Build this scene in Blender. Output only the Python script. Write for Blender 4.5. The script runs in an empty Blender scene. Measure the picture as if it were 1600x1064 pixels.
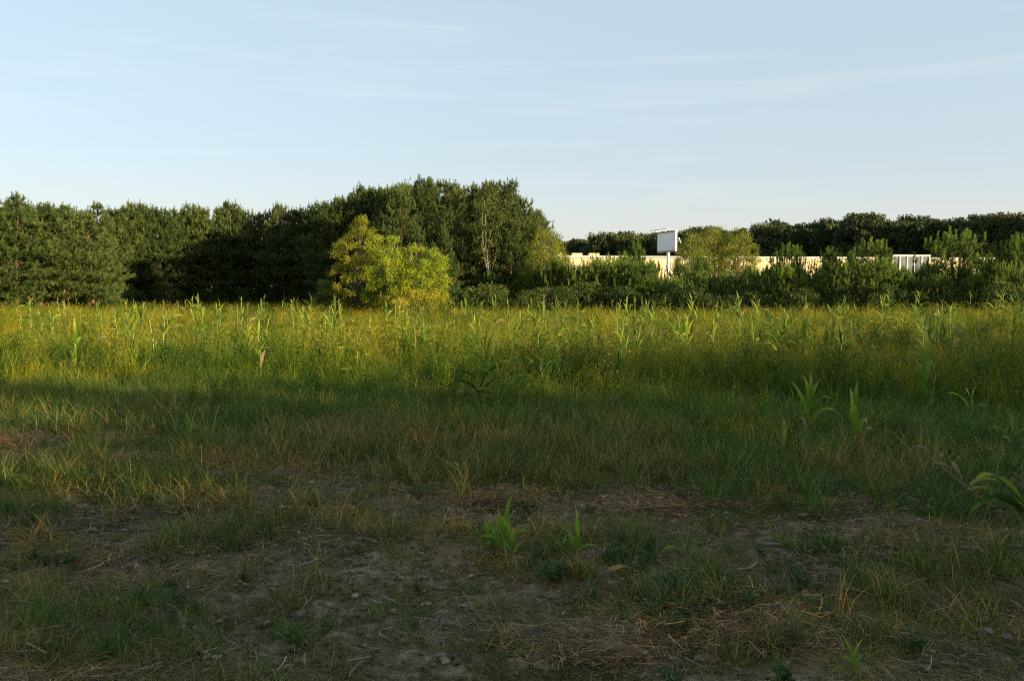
import bpy, math, random
import numpy as np
from mathutils import Vector, Matrix

R = math.radians
sc = bpy.context.scene
COL = sc.collection
rng = np.random.default_rng(11)
random.seed(11)

# ------------------------------------------------------------------ camera, sky, sun, exposure
EYE = 1.6
FOC = 1386.0                       # focal length in pixels of the 1600 px wide photograph
PITCH = math.atan(76.0 / FOC)      # the horizon lies 76 px above the picture's middle
cam_data = bpy.data.cameras.new('camera')
cam_data.sensor_width = 36.0
cam_data.lens = 36.0 * FOC / 1600.0
cam_data.clip_start = 0.05
cam_data.clip_end = 9000.0
cam = bpy.data.objects.new('camera', cam_data)
COL.objects.link(cam)
cam.location = (0, 0, EYE)
cam.rotation_euler = (R(90) - PITCH, 0, 0)
sc.camera = cam

SUN_EL = R(10.8)
SUN_AZ = R(116.0)                  # clockwise from +Y (the view direction)
TO_SUN = Vector((math.cos(SUN_EL) * math.sin(SUN_AZ), math.cos(SUN_EL) * math.cos(SUN_AZ), math.sin(SUN_EL)))
world = bpy.data.worlds.new("World")
sc.world = world
world.use_nodes = True
wn, wl = world.node_tree.nodes, world.node_tree.links
wn.clear()
w_out = wn.new('ShaderNodeOutputWorld')
w_bg = wn.new('ShaderNodeBackground')
w_bg.inputs['Strength'].default_value = 0.080
sky = wn.new('ShaderNodeTexSky')
sky.sky_type = 'NISHITA'
sky.sun_disc = False
sky.sun_elevation = SUN_EL
sky.sun_rotation = SUN_AZ
sky.air_density = 1.0
sky.dust_density = 0.3
sky.ozone_density = 2.0
sky.altitude = 100
# thin cirrus: long level streaks that follow the direction on the dome, mixed over the whole sky
tc = wn.new('ShaderNodeTexCoord')
mp = wn.new('ShaderNodeMapping')
mp.inputs['Scale'].default_value = (1.6, 1.6, 22.0)
mp.inputs['Rotation'].default_value = (0.0, R(1.5), 0.0)
mp.inputs['Location'].default_value = (1.15, 0.4, 1.75)
nz = wn.new('ShaderNodeTexNoise')
nz.inputs['Scale'].default_value = 1.5
nz.inputs['Detail'].default_value = 6.0
nz.inputs['Roughness'].default_value = 0.62
nz.inputs['Distortion'].default_value = 0.6
rmp = wn.new('ShaderNodeValToRGB')
rmp.color_ramp.elements[0].position = 0.52
rmp.color_ramp.elements[0].color = (0, 0, 0, 1)
rmp.color_ramp.elements[1].position = 0.78
rmp.color_ramp.elements[1].color = (1, 1, 1, 1)
mulc = wn.new('ShaderNodeMath'); mulc.operation = 'MULTIPLY'; mulc.inputs[1].default_value = 0.28
mixc = wn.new('ShaderNodeMix'); mixc.data_type = 'RGBA'
sepz = wn.new('ShaderNodeSeparateXYZ')
wl.new(tc.outputs['Generated'], sepz.inputs[0])
def zramp(stops):
    r = wn.new('ShaderNodeValToRGB'); e = r.color_ramp.elements
    while len(e) > 1: e.remove(e[-1])
    for i, (p, c) in enumerate(stops):
        q = e[0] if i == 0 else e.new(p)
        q.position = p; q.color = (*c, 1)
    wl.new(sepz.outputs['Z'], r.inputs['Fac'])
    return r
zf = zramp([(0.0, (.80, .80, .80)), (0.07, (.70, .70, .70)), (0.14, (.56, .56, .56)), (0.30, (.44, .44, .44)), (0.5, (.36, .36, .36)), (0.9, (.28, .28, .28))])
zc_ = zramp([(0.0, (.374, .335, .325)), (0.07, (.372, .356, .352)), (0.14, (.366, .386, .400)), (0.30, (.43, .49, .485)), (0.6, (.42, .44, .43))])
zs_ = wn.new('ShaderNodeVectorMath'); zs_.operation = 'SCALE'; zs_.inputs['Scale'].default_value = 10.0
wl.new(zc_.outputs['Color'], zs_.inputs[0]); wl.new(zs_.outputs[0], mixc.inputs['B'])
wl.new(tc.outputs['Generated'], mp.inputs['Vector'])
wl.new(mp.outputs['Vector'], nz.inputs['Vector'])
wl.new(nz.outputs['Fac'], rmp.inputs['Fac'])
wl.new(rmp.outputs['Color'], mulc.inputs[0])
wl.new(zf.outputs['Color'], mixc.inputs['Factor'])
wl.new(sky.outputs['Color'], mixc.inputs['A'])
wisp = wn.new('ShaderNodeMix'); wisp.data_type = 'RGBA'
wisp.inputs['B'].default_value = (4.35, 4.45, 4.5, 1)
wl.new(mulc.outputs[0], wisp.inputs['Factor']); wl.new(mixc.outputs['Result'], wisp.inputs['A'])
wl.new(wisp.outputs['Result'], w_bg.inputs['Color'])
wl.new(w_bg.outputs['Background'], w_out.inputs['Surface'])

sun_data = bpy.data.lights.new('sun', 'SUN')
sun_data.energy = 5.0
sun_data.angle = R(0.6)
sun_data.color = (1.0, 0.81, 0.47)
sun = bpy.data.objects.new('sun', sun_data)
COL.objects.link(sun)
sun.rotation_euler = TO_SUN.to_track_quat('Z', 'Y').to_euler()
sun.location = (60, -10, 40)

sc.view_settings.view_transform = 'Standard'
sc.view_settings.look = 'None'
sc.view_settings.exposure = 1.4
sc.view_settings.gamma = 1.0
sc.view_settings.use_curve_mapping = False
sc.render.engine = 'CYCLES'
sc.cycles.max_bounces = 8
sc.cycles.use_denoising = False
sc.cycles.filter_width = 1.15
sc.cycles.transparent_max_bounces = 8

# ------------------------------------------------------------------ helpers
def tag(o, label=None, cat=None, group=None, kind=None):
    if label: o['label'] = label
    if cat: o['category'] = cat
    if group: o['group'] = group
    if kind: o['kind'] = kind
    return o

def link(name, data, parent=None, loc=(0, 0, 0), rot=(0, 0, 0), scale=(1, 1, 1)):
    o = bpy.data.objects.new(name, data)
    COL.objects.link(o)
    o.location = loc; o.rotation_euler = rot; o.scale = scale
    if parent: o.parent = parent
    return o

class Geo:
    """collects vertices, triangles / quads and a value per vertex"""
    def __init__(self):
        self.v, self.f4, self.f3, self.a, self.n = [], [], [], [], 0
    def add(self, v, quads=None, tris=None, var=0.5):
        v = np.asarray(v, float).reshape(-1, 3)
        self.v.append(v)
        self.a.append(np.broadcast_to(np.asarray(var, float), (len(v),)))
        if quads is not None and len(quads): self.f4.append(np.asarray(quads, int).reshape(-1, 4) + self.n)
        if tris is not None and len(tris): self.f3.append(np.asarray(tris, int).reshape(-1, 3) + self.n)
        self.n += len(v)
    def mesh(self, name, mats, smooth=False):
        v = np.concatenate(self.v)
        f4 = np.concatenate(self.f4) if self.f4 else np.zeros((0, 4), int)
        f3 = np.concatenate(self.f3) if self.f3 else np.zeros((0, 3), int)
        me = bpy.data.meshes.new(name)
        me.vertices.add(len(v)); me.vertices.foreach_set('co', v.astype(np.float32).ravel())
        idx = np.concatenate([f4.ravel(), f3.ravel()]).astype(np.int32)
        me.loops.add(len(idx)); me.loops.foreach_set('vertex_index', idx)
        n = len(f4) + len(f3)
        start = np.concatenate([np.arange(len(f4)) * 4, len(f4) * 4 + np.arange(len(f3)) * 3]).astype(np.int32)
        me.polygons.add(n); me.polygons.foreach_set('loop_start', start)
        me.polygons.foreach_set('use_smooth', np.full(n, bool(smooth)))
        me.update(calc_edges=True)
        at = me.attributes.new('var', 'FLOAT', 'POINT')
        at.data.foreach_set('value', np.concatenate(self.a).astype(np.float32))
        for m in (mats if isinstance(mats, (list, tuple)) else [mats]): me.materials.append(m)
        return me

def tube(g, pts, radii, sides=6, var=0.5, cap=True):
    pts = [Vector(p) for p in pts]
    n = len(pts); vs = []
    prev = None
    for i, p in enumerate(pts):
        d = (pts[min(i + 1, n - 1)] - pts[max(i - 1, 0)]).normalized()
        ref = Vector((0, 0, 1)) if abs(d.z) < 0.95 else Vector((1, 0, 0))
        if prev is None:
            a = d.cross(ref).normalized()
        else:
            a = (prev - d * prev.dot(d))
            a = a.normalized() if a.length > 1e-6 else d.cross(ref).normalized()
        prev = a
        b = d.cross(a)
        for k in range(sides):
            t = 2 * math.pi * k / sides
            vs.append(p + (a * math.cos(t) + b * math.sin(t)) * radii[i])
    q = []
    for i in range(n - 1):
        for k in range(sides):
            k2 = (k + 1) % sides
            q.append((i * sides + k, i * sides + k2, (i + 1) * sides + k2, (i + 1) * sides + k))
    tr = []
    if cap:
        vs.append(pts[0]); vs.append(pts[-1])
        c0, c1 = n * sides, n * sides + 1
        for k in range(sides):
            k2 = (k + 1) % sides
            tr.append((c0, k2, k)); tr.append((c1, (n - 1) * sides + k, (n - 1) * sides + k2))
    g.add([tuple(v) for v in vs], q, tr, var)

def box(g, c, s, var=0.5, rz=0.0):
    x, y, z = s[0] / 2, s[1] / 2, s[2] / 2
    co = np.array([(-x, -y, -z), (x, -y, -z), (x, y, -z), (-x, y, -z), (-x, -y, z), (x, -y, z), (x, y, z), (-x, y, z)])
    if rz:
        m = np.array([[math.cos(rz), -math.sin(rz), 0], [math.sin(rz), math.cos(rz), 0], [0, 0, 1]])
        co = co @ m.T
    g.add(co + np.array(c), [(0, 3, 2, 1), (4, 5, 6, 7), (0, 1, 5, 4), (1, 2, 6, 5), (2, 3, 7, 6), (3, 0, 4, 7)], None, var)

def blades(g, base, az, length, lean, width, segs=3, twist=None, var=None, droop=0.35, tip=0.12):
    """curved grass blades, one strip each, all arrays of length N"""
    N = len(az)
    t = np.linspace(0, 1, segs + 1)[None, :]
    L = length[:, None]; ln = lean[:, None]
    hor = L * ln * (0.25 * t + 0.75 * t ** 2)
    ver = L * (t * (1 - 0.25 * np.minimum(ln, 1.2)) - droop * ln * t ** 2.6)
    cx = base[:, 0, None] + hor * np.cos(az)[:, None]
    cy = base[:, 1, None] + hor * np.sin(az)[:, None]
    cz = base[:, 2, None] + ver
    if twist is None: twist = rng.uniform(0, math.pi, N)
    wx = np.cos(twist)[:, None]; wy = np.sin(twist)[:, None]
    wprof = width[:, None] * 0.5 * (1 - (1 - tip) * t ** 1.5)
    a = np.stack([cx - wx * wprof, cy - wy * wprof, cz], -1)
    b = np.stack([cx + wx * wprof, cy + wy * wprof, cz], -1)
    v = np.stack([a, b], 2).reshape(N, (segs + 1) * 2, 3)
    q = []
    for s in range(segs): q.append([2 * s, 2 * s + 1, 2 * s + 3, 2 * s + 2])
    q = np.array(q)[None] + (np.arange(N) * (segs + 1) * 2)[:, None, None]
    if var is None: var = rng.uniform(0, 1, N)
    g.add(v.reshape(-1, 3), q.reshape(-1, 4), None, np.repeat(var, (segs + 1) * 2))
    return np.stack([cx[:, -1], cy[:, -1], cz[:, -1]], -1)

def cards(g, c, d, up, length, width, var):
    """pointed leaves: rhombs at c along d, N of them"""
    d = d / np.linalg.norm(d, axis=1, keepdims=True)
    s = np.cross(d, up); s /= (np.linalg.norm(s, axis=1, keepdims=True) + 1e-9)
    l = length[:, None]; w = width[:, None] * 0.5
    v = np.stack([c, c + d * l * 0.45 + s * w, c + d * l, c + d * l * 0.45 - s * w], 1)
    q = np.arange(len(c) * 4).reshape(-1, 4)
    g.add(v.reshape(-1, 3), q, None, np.repeat(var, 4))

def spikes(g, c, d, length, width, var):
    """thin needle triangles"""
    N = len(c)
    d = d / np.linalg.norm(d, axis=1, keepdims=True)
    r = rng.normal(size=(N, 3))
    s = np.cross(d, r); s /= (np.linalg.norm(s, axis=1, keepdims=True) + 1e-9)
    w = width[:, None] * 0.5
    v = np.stack([c - s * w, c + s * w, c + d * length[:, None]], 1)
    g.add(v.reshape(-1, 3), None, np.arange(N * 3).reshape(-1, 3), np.repeat(var, 3))

_perm = np.random.default_rng(5).uniform(-1, 1, (256, 256))
def vnoise(x, y):
    x = np.asarray(x, float); y = np.asarray(y, float)
    xi = np.floor(x).astype(int); yi = np.floor(y).astype(int)
    fx = x - xi; fy = y - yi
    fx = fx * fx * (3 - 2 * fx); fy = fy * fy * (3 - 2 * fy)
    a = _perm[xi & 255, yi & 255]; b = _perm[(xi + 1) & 255, yi & 255]
    c = _perm[xi & 255, (yi + 1) & 255]; d = _perm[(xi + 1) & 255, (yi + 1) & 255]
    return (a * (1 - fx) + b * fx) * (1 - fy) + (c * (1 - fx) + d * fx) * fy
def fbm(x, y, o=4, gain=0.5):
    s = 0; a = 1; t = 0
    for i in range(o):
        s = s + a * vnoise(x * 2 ** i + 17.3 * i, y * 2 ** i - 9.1 * i); t += a; a *= gain
    return s / t
def sstep(a, b, x):
    t = np.clip((x - a) / (b - a), 0, 1); return t * t * (3 - 2 * t)

# a pixel of the photograph and a distance -> a point of the place
cP, sP = math.cos(PITCH), math.sin(PITCH)
def ray(px, py):
    u, w = (px - 800.0) / FOC, (532.0 - py) / FOC
    return np.array([u, cP + w * sP, w * cP - sP])
def G(px, py):
    r = ray(px, py); t = -EYE / r[2]
    return r[0] * t, r[1] * t
def XZ(px, py, Y):
    r = ray(px, py); t = Y / r[1]
    return r[0] * t, EYE + r[2] * t

def lug_track(x, y):
    """one tractor track crossing the bare soil, with its slanting lugs"""
    x0, y0 = G(480, 757); x1, y1 = G(760, 800)
    dx, dy = x1 - x0, y1 - y0; L = math.hypot(dx, dy); dx /= L; dy /= L
    s = (x - x0) * dx + (y - y0) * dy; o = -(x - x0) * dy + (y - y0) * dx
    m = sstep(-0.2, 0.3, s) * (1 - sstep(L, L + 0.9, s)) * (1 - sstep(0.2, 0.32, np.abs(o)))
    return m * (-0.04 + 0.06 * np.sin(2 * math.pi * (s + 0.5 * np.abs(o)) / 0.17))

def hgt(x, y):
    x = np.asarray(x, float); y = np.asarray(y, float)
    h = 0.10 * fbm(x / 9.0, y / 9.0, 2)
    h = h + 0.45 * sstep(8, 30, x) * sstep(22, 48, y)
    near = 1 - sstep(14, 24, np.hypot(x, y))
    h = h + near * (0.055 * fbm(x / 1.1 + 3, y / 0.8, 3) + 0.045 * fbm(x / 0.30, y / 0.30, 3))
    clod = np.clip(fbm(x / 0.16 + 40, y / 0.16 - 3, 2) - 0.15, 0, 1) * 0.07
    h = h + near * clod + lug_track(x, y)
    far = sstep(300, 2500, np.hypot(x, y))
    return h * (1 - far)
def H1(x, y): return float(hgt(np.array([x]), np.array([y]))[0])

# ------------------------------------------------------------------ materials
def new_mat(name):
    m = bpy.data.materials.new(name); m.use_nodes = True
    n = m.node_tree.nodes; n.clear()
    out = n.new('ShaderNodeOutputMaterial')
    return m, n, m.node_tree.links, out

def ramp_of(n, cols):
    r = n.new('ShaderNodeValToRGB')
    e = r.color_ramp.elements
    while len(e) > 1: e.remove(e[-1])
    for i, (p, c) in enumerate(cols):
        el = e[0] if i == 0 else e.new(p)
        el.position = p; el.color = (*c, 1)
    return r

def leaf_mat(name, cols, trans=0.35, rough=0.6, tint=False, per_object=0.12, tint_cols=None, spec=0.25):
    """leaf or needle: colour by the value of each leaf, shifted per plant"""
    m, n, l, out = new_mat(name)
    at = n.new('ShaderNodeAttribute'); at.attribute_name = 'var'
    rp = ramp_of(n, cols)
    l.new(at.outputs['Fac'], rp.inputs['Fac'])
    col = rp.outputs['Color']
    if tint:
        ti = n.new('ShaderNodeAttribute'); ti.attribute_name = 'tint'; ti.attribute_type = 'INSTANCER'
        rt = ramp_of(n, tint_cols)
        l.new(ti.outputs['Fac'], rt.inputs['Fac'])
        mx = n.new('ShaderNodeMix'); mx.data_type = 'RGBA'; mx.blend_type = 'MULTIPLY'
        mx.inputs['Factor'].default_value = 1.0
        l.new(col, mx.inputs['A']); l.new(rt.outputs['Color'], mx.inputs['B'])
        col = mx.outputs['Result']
    oi = n.new('ShaderNodeObjectInfo')
    mr = n.new('ShaderNodeMapRange')
    mr.inputs['To Min'].default_value = 1 - per_object * 1.6; mr.inputs['To Max'].default_value = 1 + per_object * 1.6
    l.new(oi.outputs['Random'], mr.inputs['Value'])
    hs = n.new('ShaderNodeHueSaturation')
    l.new(mr.outputs['Result'], hs.inputs['Value'])
    mr2 = n.new('ShaderNodeMapRange')
    mr2.inputs['To Min'].default_value = 0.5 + per_object * 0.12; mr2.inputs['To Max'].default_value = 0.5 - per_object * 0.12
    l.new(oi.outputs['Random'], mr2.inputs['Value'])
    l.new(mr2.outputs['Result'], hs.inputs['Hue'])
    l.new(col, hs.inputs['Color'])
    p = n.new('ShaderNodeBsdfPrincipled')
    p.inputs['Roughness'].default_value = rough
    p.inputs['Specular IOR Level'].default_value = spec
    l.new(hs.outputs['Color'], p.inputs['Base Color'])
    tr = n.new('ShaderNodeBsdfTranslucent')
    g2 = n.new('ShaderNodeGamma'); g2.inputs['Gamma'].default_value = 0.9
    l.new(hs.outputs['Color'], g2.inputs['Color']); l.new(g2.outputs['Color'], tr.inputs['Color'])
    ms = n.new('ShaderNodeMixShader'); ms.inputs['Fac'].default_value = trans
    l.new(p.outputs[0], ms.inputs[1]); l.new(tr.outputs[0], ms.inputs[2])
    l.new(ms.outputs[0], out.inputs['Surface'])
    return m

def plain_mat(name, c1, c2, scale=6.0, rough=0.8, metal=0.0, bump=0.0, stretch=(1, 1, 1), coord='Object'):
    m, n, l, out = new_mat(name)
    t = n.new('ShaderNodeTexCoord'); mpg = n.new('ShaderNodeMapping'); mpg.inputs['Scale'].default_value = stretch
    nn = n.new('ShaderNodeTexNoise'); nn.inputs['Scale'].default_value = scale; nn.inputs['Detail'].default_value = 6
    l.new(t.outputs[coord], mpg.inputs['Vector']); l.new(mpg.outputs['Vector'], nn.inputs['Vector'])
    rp = ramp_of(n, [(0.32, c1), (0.68, c2)])
    l.new(nn.outputs['Fac'], rp.inputs['Fac'])
    p = n.new('ShaderNodeBsdfPrincipled'); p.inputs['Roughness'].default_value = rough; p.inputs['Metallic'].default_value = metal
    l.new(rp.outputs['Color'], p.inputs['Base Color'])
    if bump:
        b = n.new('ShaderNodeBump'); b.inputs['Strength'].default_value = bump; b.inputs['Distance'].default_value = 0.02
        l.new(nn.outputs['Fac'], b.inputs['Height']); l.new(b.outputs['Normal'], p.inputs['Normal'])
    l.new(p.outputs[0], out.inputs['Surface'])
    return m

def soil_mat():
    m, n, l, out = new_mat('soil')
    t = n.new('ShaderNodeTexCoord')
    def noise(s, d=8, r=0.6):
        k = n.new('ShaderNodeTexNoise'); k.inputs['Scale'].default_value = s; k.inputs['Detail'].default_value = d
        k.inputs['Roughness'].default_value = r
        l.new(t.outputs['Object'], k.inputs['Vector']); return k
    a = noise(1.3); b = noise(14, 10, 0.7); c = noise(60, 4); d = noise(0.6, 5)
    r1 = ramp_of(n, [(0.32, (0.046, 0.033, 0.019)), (0.46, (0.180, 0.138, 0.090)), (0.60, (0.42, 0.335, 0.225))])
    l.new(b.outputs['Fac'], r1.inputs['Fac'])
    r2 = ramp_of(n, [(0.35, (0.70, 0.68, 0.66)), (0.65, (1.25, 1.22, 1.18))])
    l.new(a.outputs['Fac'], r2.inputs['Fac'])
    mx = n.new('ShaderNodeMix'); mx.data_type = 'RGBA'; mx.blend_type = 'MULTIPLY'; mx.inputs['Factor'].default_value = 1
    l.new(r1.outputs['Color'], mx.inputs['A']); l.new(r2.outputs['Color'], mx.inputs['B'])
    # a thin film of moss and dead leaf crumbs in patches
    r3 = ramp_of(n, [(0.50, (0, 0, 0)), (0.66, (1, 1, 1))])
    l.new(d.outputs['Fac'], r3.inputs['Fac'])
    mf = n.new('ShaderNodeMath'); mf.operation = 'MULTIPLY'; mf.inputs[1].default_value = 0.6
    l.new(r3.outputs['Color'], mf.inputs[0])
    m2 = n.new('ShaderNodeMix'); m2.data_type = 'RGBA'
    m2.inputs['B'].default_value = (0.050, 0.056, 0.022, 1)
    l.new(mf.outputs[0], m2.inputs['Factor']); l.new(mx.outputs['Result'], m2.inputs['A'])
    p = n.new('ShaderNodeBsdfPrincipled'); p.inputs['Roughness'].default_value = 0.95; p.inputs['Specular IOR Level'].default_value = 0.15
    l.new(m2.outputs['Result'], p.inputs['Base Color'])
    bp = n.new('ShaderNodeBump'); bp.inputs['Strength'].default_value = 1.0; bp.inputs['Distance'].default_value = 0.06
    bp2 = n.new('ShaderNodeBump'); bp2.inputs['Strength'].default_value = 0.9; bp2.inputs['Distance'].default_value = 0.015
    l.new(b.outputs['Fac'], bp.inputs['Height']); l.new(c.outputs['Fac'], bp2.inputs['Height'])
    l.new(bp.outputs['Normal'], bp2.inputs['Normal']); l.new(bp2.outputs['Normal'], p.inputs['Normal'])
    l.new(p.outputs[0], out.inputs['Surface'])
    return m

M = {}
M['soil'] = soil_mat()
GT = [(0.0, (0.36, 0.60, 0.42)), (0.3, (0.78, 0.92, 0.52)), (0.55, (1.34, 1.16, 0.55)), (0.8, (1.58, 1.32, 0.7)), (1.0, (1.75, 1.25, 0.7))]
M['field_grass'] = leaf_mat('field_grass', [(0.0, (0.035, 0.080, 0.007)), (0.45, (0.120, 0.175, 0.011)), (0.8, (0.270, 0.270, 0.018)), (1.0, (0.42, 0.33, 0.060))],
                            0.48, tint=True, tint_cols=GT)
M['seed_head'] = leaf_mat('seed_head', [(0.0, (0.050, 0.048, 0.010)), (0.4, (0.15, 0.13, 0.018)), (0.8, (0.26, 0.25, 0.028)), (1.0, (0.26, 0.21, 0.05))], 0.30, tint=True, tint_cols=GT)
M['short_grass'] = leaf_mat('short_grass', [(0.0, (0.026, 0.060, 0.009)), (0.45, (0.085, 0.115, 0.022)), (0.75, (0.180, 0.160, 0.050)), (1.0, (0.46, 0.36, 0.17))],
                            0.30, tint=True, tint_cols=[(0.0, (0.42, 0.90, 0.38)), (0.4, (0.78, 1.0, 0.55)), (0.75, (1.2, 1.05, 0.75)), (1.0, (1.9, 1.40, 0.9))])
M['weed'] = leaf_mat('weed', [(0.0, (0.026, 0.064, 0.012)), (1.0, (0.060, 0.115, 0.022))], 0.3, tint=True, tint_cols=[(0.0, (0.7, 0.9, 0.9)), (1.0, (1.2, 1.1, 0.9))])
M['straw'] = leaf_mat('straw', [(0.0, (0.055, 0.040, 0.024)), (0.5, (0.16, 0.120, 0.066)), (0.85, (0.36, 0.275, 0.150)), (1.0, (0.52, 0.43, 0.27))], 0.1,
                      tint=True, tint_cols=[(0.0, (0.7, 0.7, 0.75)), (0.6, (1, 1, 1)), (1.0, (2.0, 1.35, 0.60))])
M['pine_needles'] = leaf_mat('pine_needles', [(0.0, (0.028, 0.054, 0.014)), (0.6, (0.074, 0.108, 0.026)), (1.0, (0.155, 0.19, 0.042))], 0.32, per_object=0.12)
M['sapling_needles'] = leaf_mat('sapling_needles', [(0.0, (0.022, 0.056, 0.010)), (0.6, (0.075, 0.130, 0.020)), (1.0, (0.20, 0.28, 0.036))], 0.36, per_object=0.15)
M['oak_leaves'] = leaf_mat('oak_leaves', [(0.0, (0.024, 0.042, 0.014)), (0.6, (0.045, 0.070, 0.020)), (1.0, (0.085, 0.092, 0.024))], 0.2, per_object=0.22)
M['gold_leaves'] = leaf_mat('gold_leaves', [(0.0, (0.085, 0.14, 0.012)), (0.55, (0.23, 0.30, 0.02)), (1.0, (0.44, 0.44, 0.03))], 0.48, per_object=0.02)
M['bronze_leaves'] = leaf_mat('bronze_leaves', [(0.0, (0.08, 0.12, 0.012)), (0.5, (0.20, 0.23, 0.020)), (1.0, (0.42, 0.33, 0.035))], 0.48, per_object=0.02)
M['willow_leaves'] = leaf_mat('willow_leaves', [(0.0, (0.075, 0.105, 0.014)), (0.6, (0.17, 0.20, 0.022)), (1.0, (0.29, 0.29, 0.03))], 0.35, per_object=0.12)
M['birch_leaves'] = leaf_mat('birch_leaves', [(0.0, (0.045, 0.065, 0.014)), (1.0, (0.12, 0.13, 0.025))], 0.35, per_object=0.05)
M['bush_leaves'] = leaf_mat('bush_leaves', [(0.0, (0.030, 0.060, 0.012)), (0.6, (0.055, 0.095, 0.016)), (1.0, (0.10, 0.12, 0.02))], 0.3, per_object=0.2)
M['goldenrod'] = leaf_mat('goldenrod', [(0.0, (0.10, 0.13, 0.015)), (0.55, (0.24, 0.24, 0.02)), (1.0, (0.42, 0.35, 0.025))], 0.35, per_object=0.05)
M['maize_leaf'] = leaf_mat('maize_leaf', [(0.0, (0.075, 0.160, 0.012)), (0.55, (0.145, 0.235, 0.018)), (0.86, (0.29, 0.33, 0.045)), (1.0, (0.32, 0.24, 0.09))], 0.45, 0.7, per_object=0.16, spec=0.1)
M['maize_dark'] = leaf_mat('maize_dark', [(0.0, (0.026, 0.075, 0.012)), (1.0, (0.065, 0.130, 0.018))], 0.25, 0.7, per_object=0.12, spec=0.1)
M['maize_dry'] = leaf_mat('maize_dry', [(0.0, (0.085, 0.068, 0.028)), (1.0, (0.24, 0.20, 0.085))], 0.15, 0.6, per_object=0.2)
M['maize_stalk'] = leaf_mat('maize_stalk', [(0.0, (0.12, 0.17, 0.045)), (1.0, (0.25, 0.27, 0.10))], 0.05, 0.45, per_object=0.15)
M['seedling_leaf'] = leaf_mat('seedling_leaf', [(0.0, (0.065, 0.17, 0.012)), (0.7, (0.14, 0.28, 0.018)), (1.0, (0.30, 0.32, 0.04))], 0.5, 0.65, per_object=0.08)
M['seedling_stalk'] = leaf_mat('seedling_stalk', [(0.0, (0.20, 0.10, 0.03)), (0.5, (0.20, 0.17, 0.04)), (1.0, (0.12, 0.26, 0.03))], 0.1, 0.5, per_object=0.05)
M['pine_bark'] = plain_mat('pine_bark', (0.085, 0.050, 0.032), (0.20, 0.105, 0.060), 9, 0.9, bump=0.5, stretch=(1, 1, 0.3))
M['bark'] = plain_mat('bark', (0.07, 0.055, 0.042), (0.15, 0.12, 0.09), 9, 0.9, bump=0.5, stretch=(1, 1, 0.3))
M['birch_bark'] = plain_mat('birch_bark', (0.16, 0.14, 0.11), (0.42, 0.38, 0.32), 5, 0.7, stretch=(1, 1, 3))
M['old_stalk'] = plain_mat('old_stalk', (0.11, 0.095, 0.072), (0.27, 0.24, 0.19), 14, 0.8, bump=0.3, stretch=(1, 1, 0.2))
M['steel_white'] = plain_mat('steel_white', (0.60, 0.59, 0.56), (0.72, 0.71, 0.68), 3, 0.5)
M['steel_grey'] = plain_mat('steel_grey', (0.22, 0.22, 0.22), (0.32, 0.31, 0.30), 3, 0.5, 0.3)
M['poster'] = plain_mat('poster', (0.74, 0.80, 0.84), (0.84, 0.87, 0.88), 1.2, 0.55, stretch=(1.4, 1, 0.25))
M['cream_wall'] = plain_mat('cream_wall', (0.58, 0.46, 0.27), (0.63, 0.505, 0.30), 1.6, 0.85)
M['grey_cladding'] = plain_mat('grey_cladding', (0.42, 0.42, 0.38), (0.50, 0.50, 0.46), 0.5, 0.6)
M['roof'] = plain_mat('roof', (0.20, 0.20, 0.20), (0.28, 0.27, 0.26), 0.5, 0.8)
M['glass'] = plain_mat('glass', (0.10, 0.12, 0.12), (0.16, 0.18, 0.17), 0.8, 0.15)

# ------------------------------------------------------------------ ground
def axis(lo_f, hi_f, step, far, growth=1.16):
    a = list(np.arange(lo_f, hi_f, step)); s = step; x = a[-1]
    while x < far: s *= growth; x += s; a.append(x)
    s = step; x = a[0]; b = []
    while x > -far: s *= growth; x -= s; b.append(x)
    return np.array(b[::-1] + a)
gx = axis(-6.5, 6.5, 0.045, 3000, 1.07); gy = axis(2.6, 11.5, 0.045, 3000, 1.06)
X, Y = np.meshgrid(gx, gy, indexing='ij')
g = Geo()
nx, ny = X.shape
I = np.arange(nx * ny).reshape(nx, ny)
g.add(np.stack([X, Y, hgt(X, Y)], -1).reshape(-1, 3),
      np.stack([I[:-1, :-1], I[1:, :-1], I[1:, 1:], I[:-1, 1:]], -1).reshape(-1, 4))
tag(link('ground', g.mesh('ground', M['soil'], smooth=True)), kind='structure')

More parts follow.
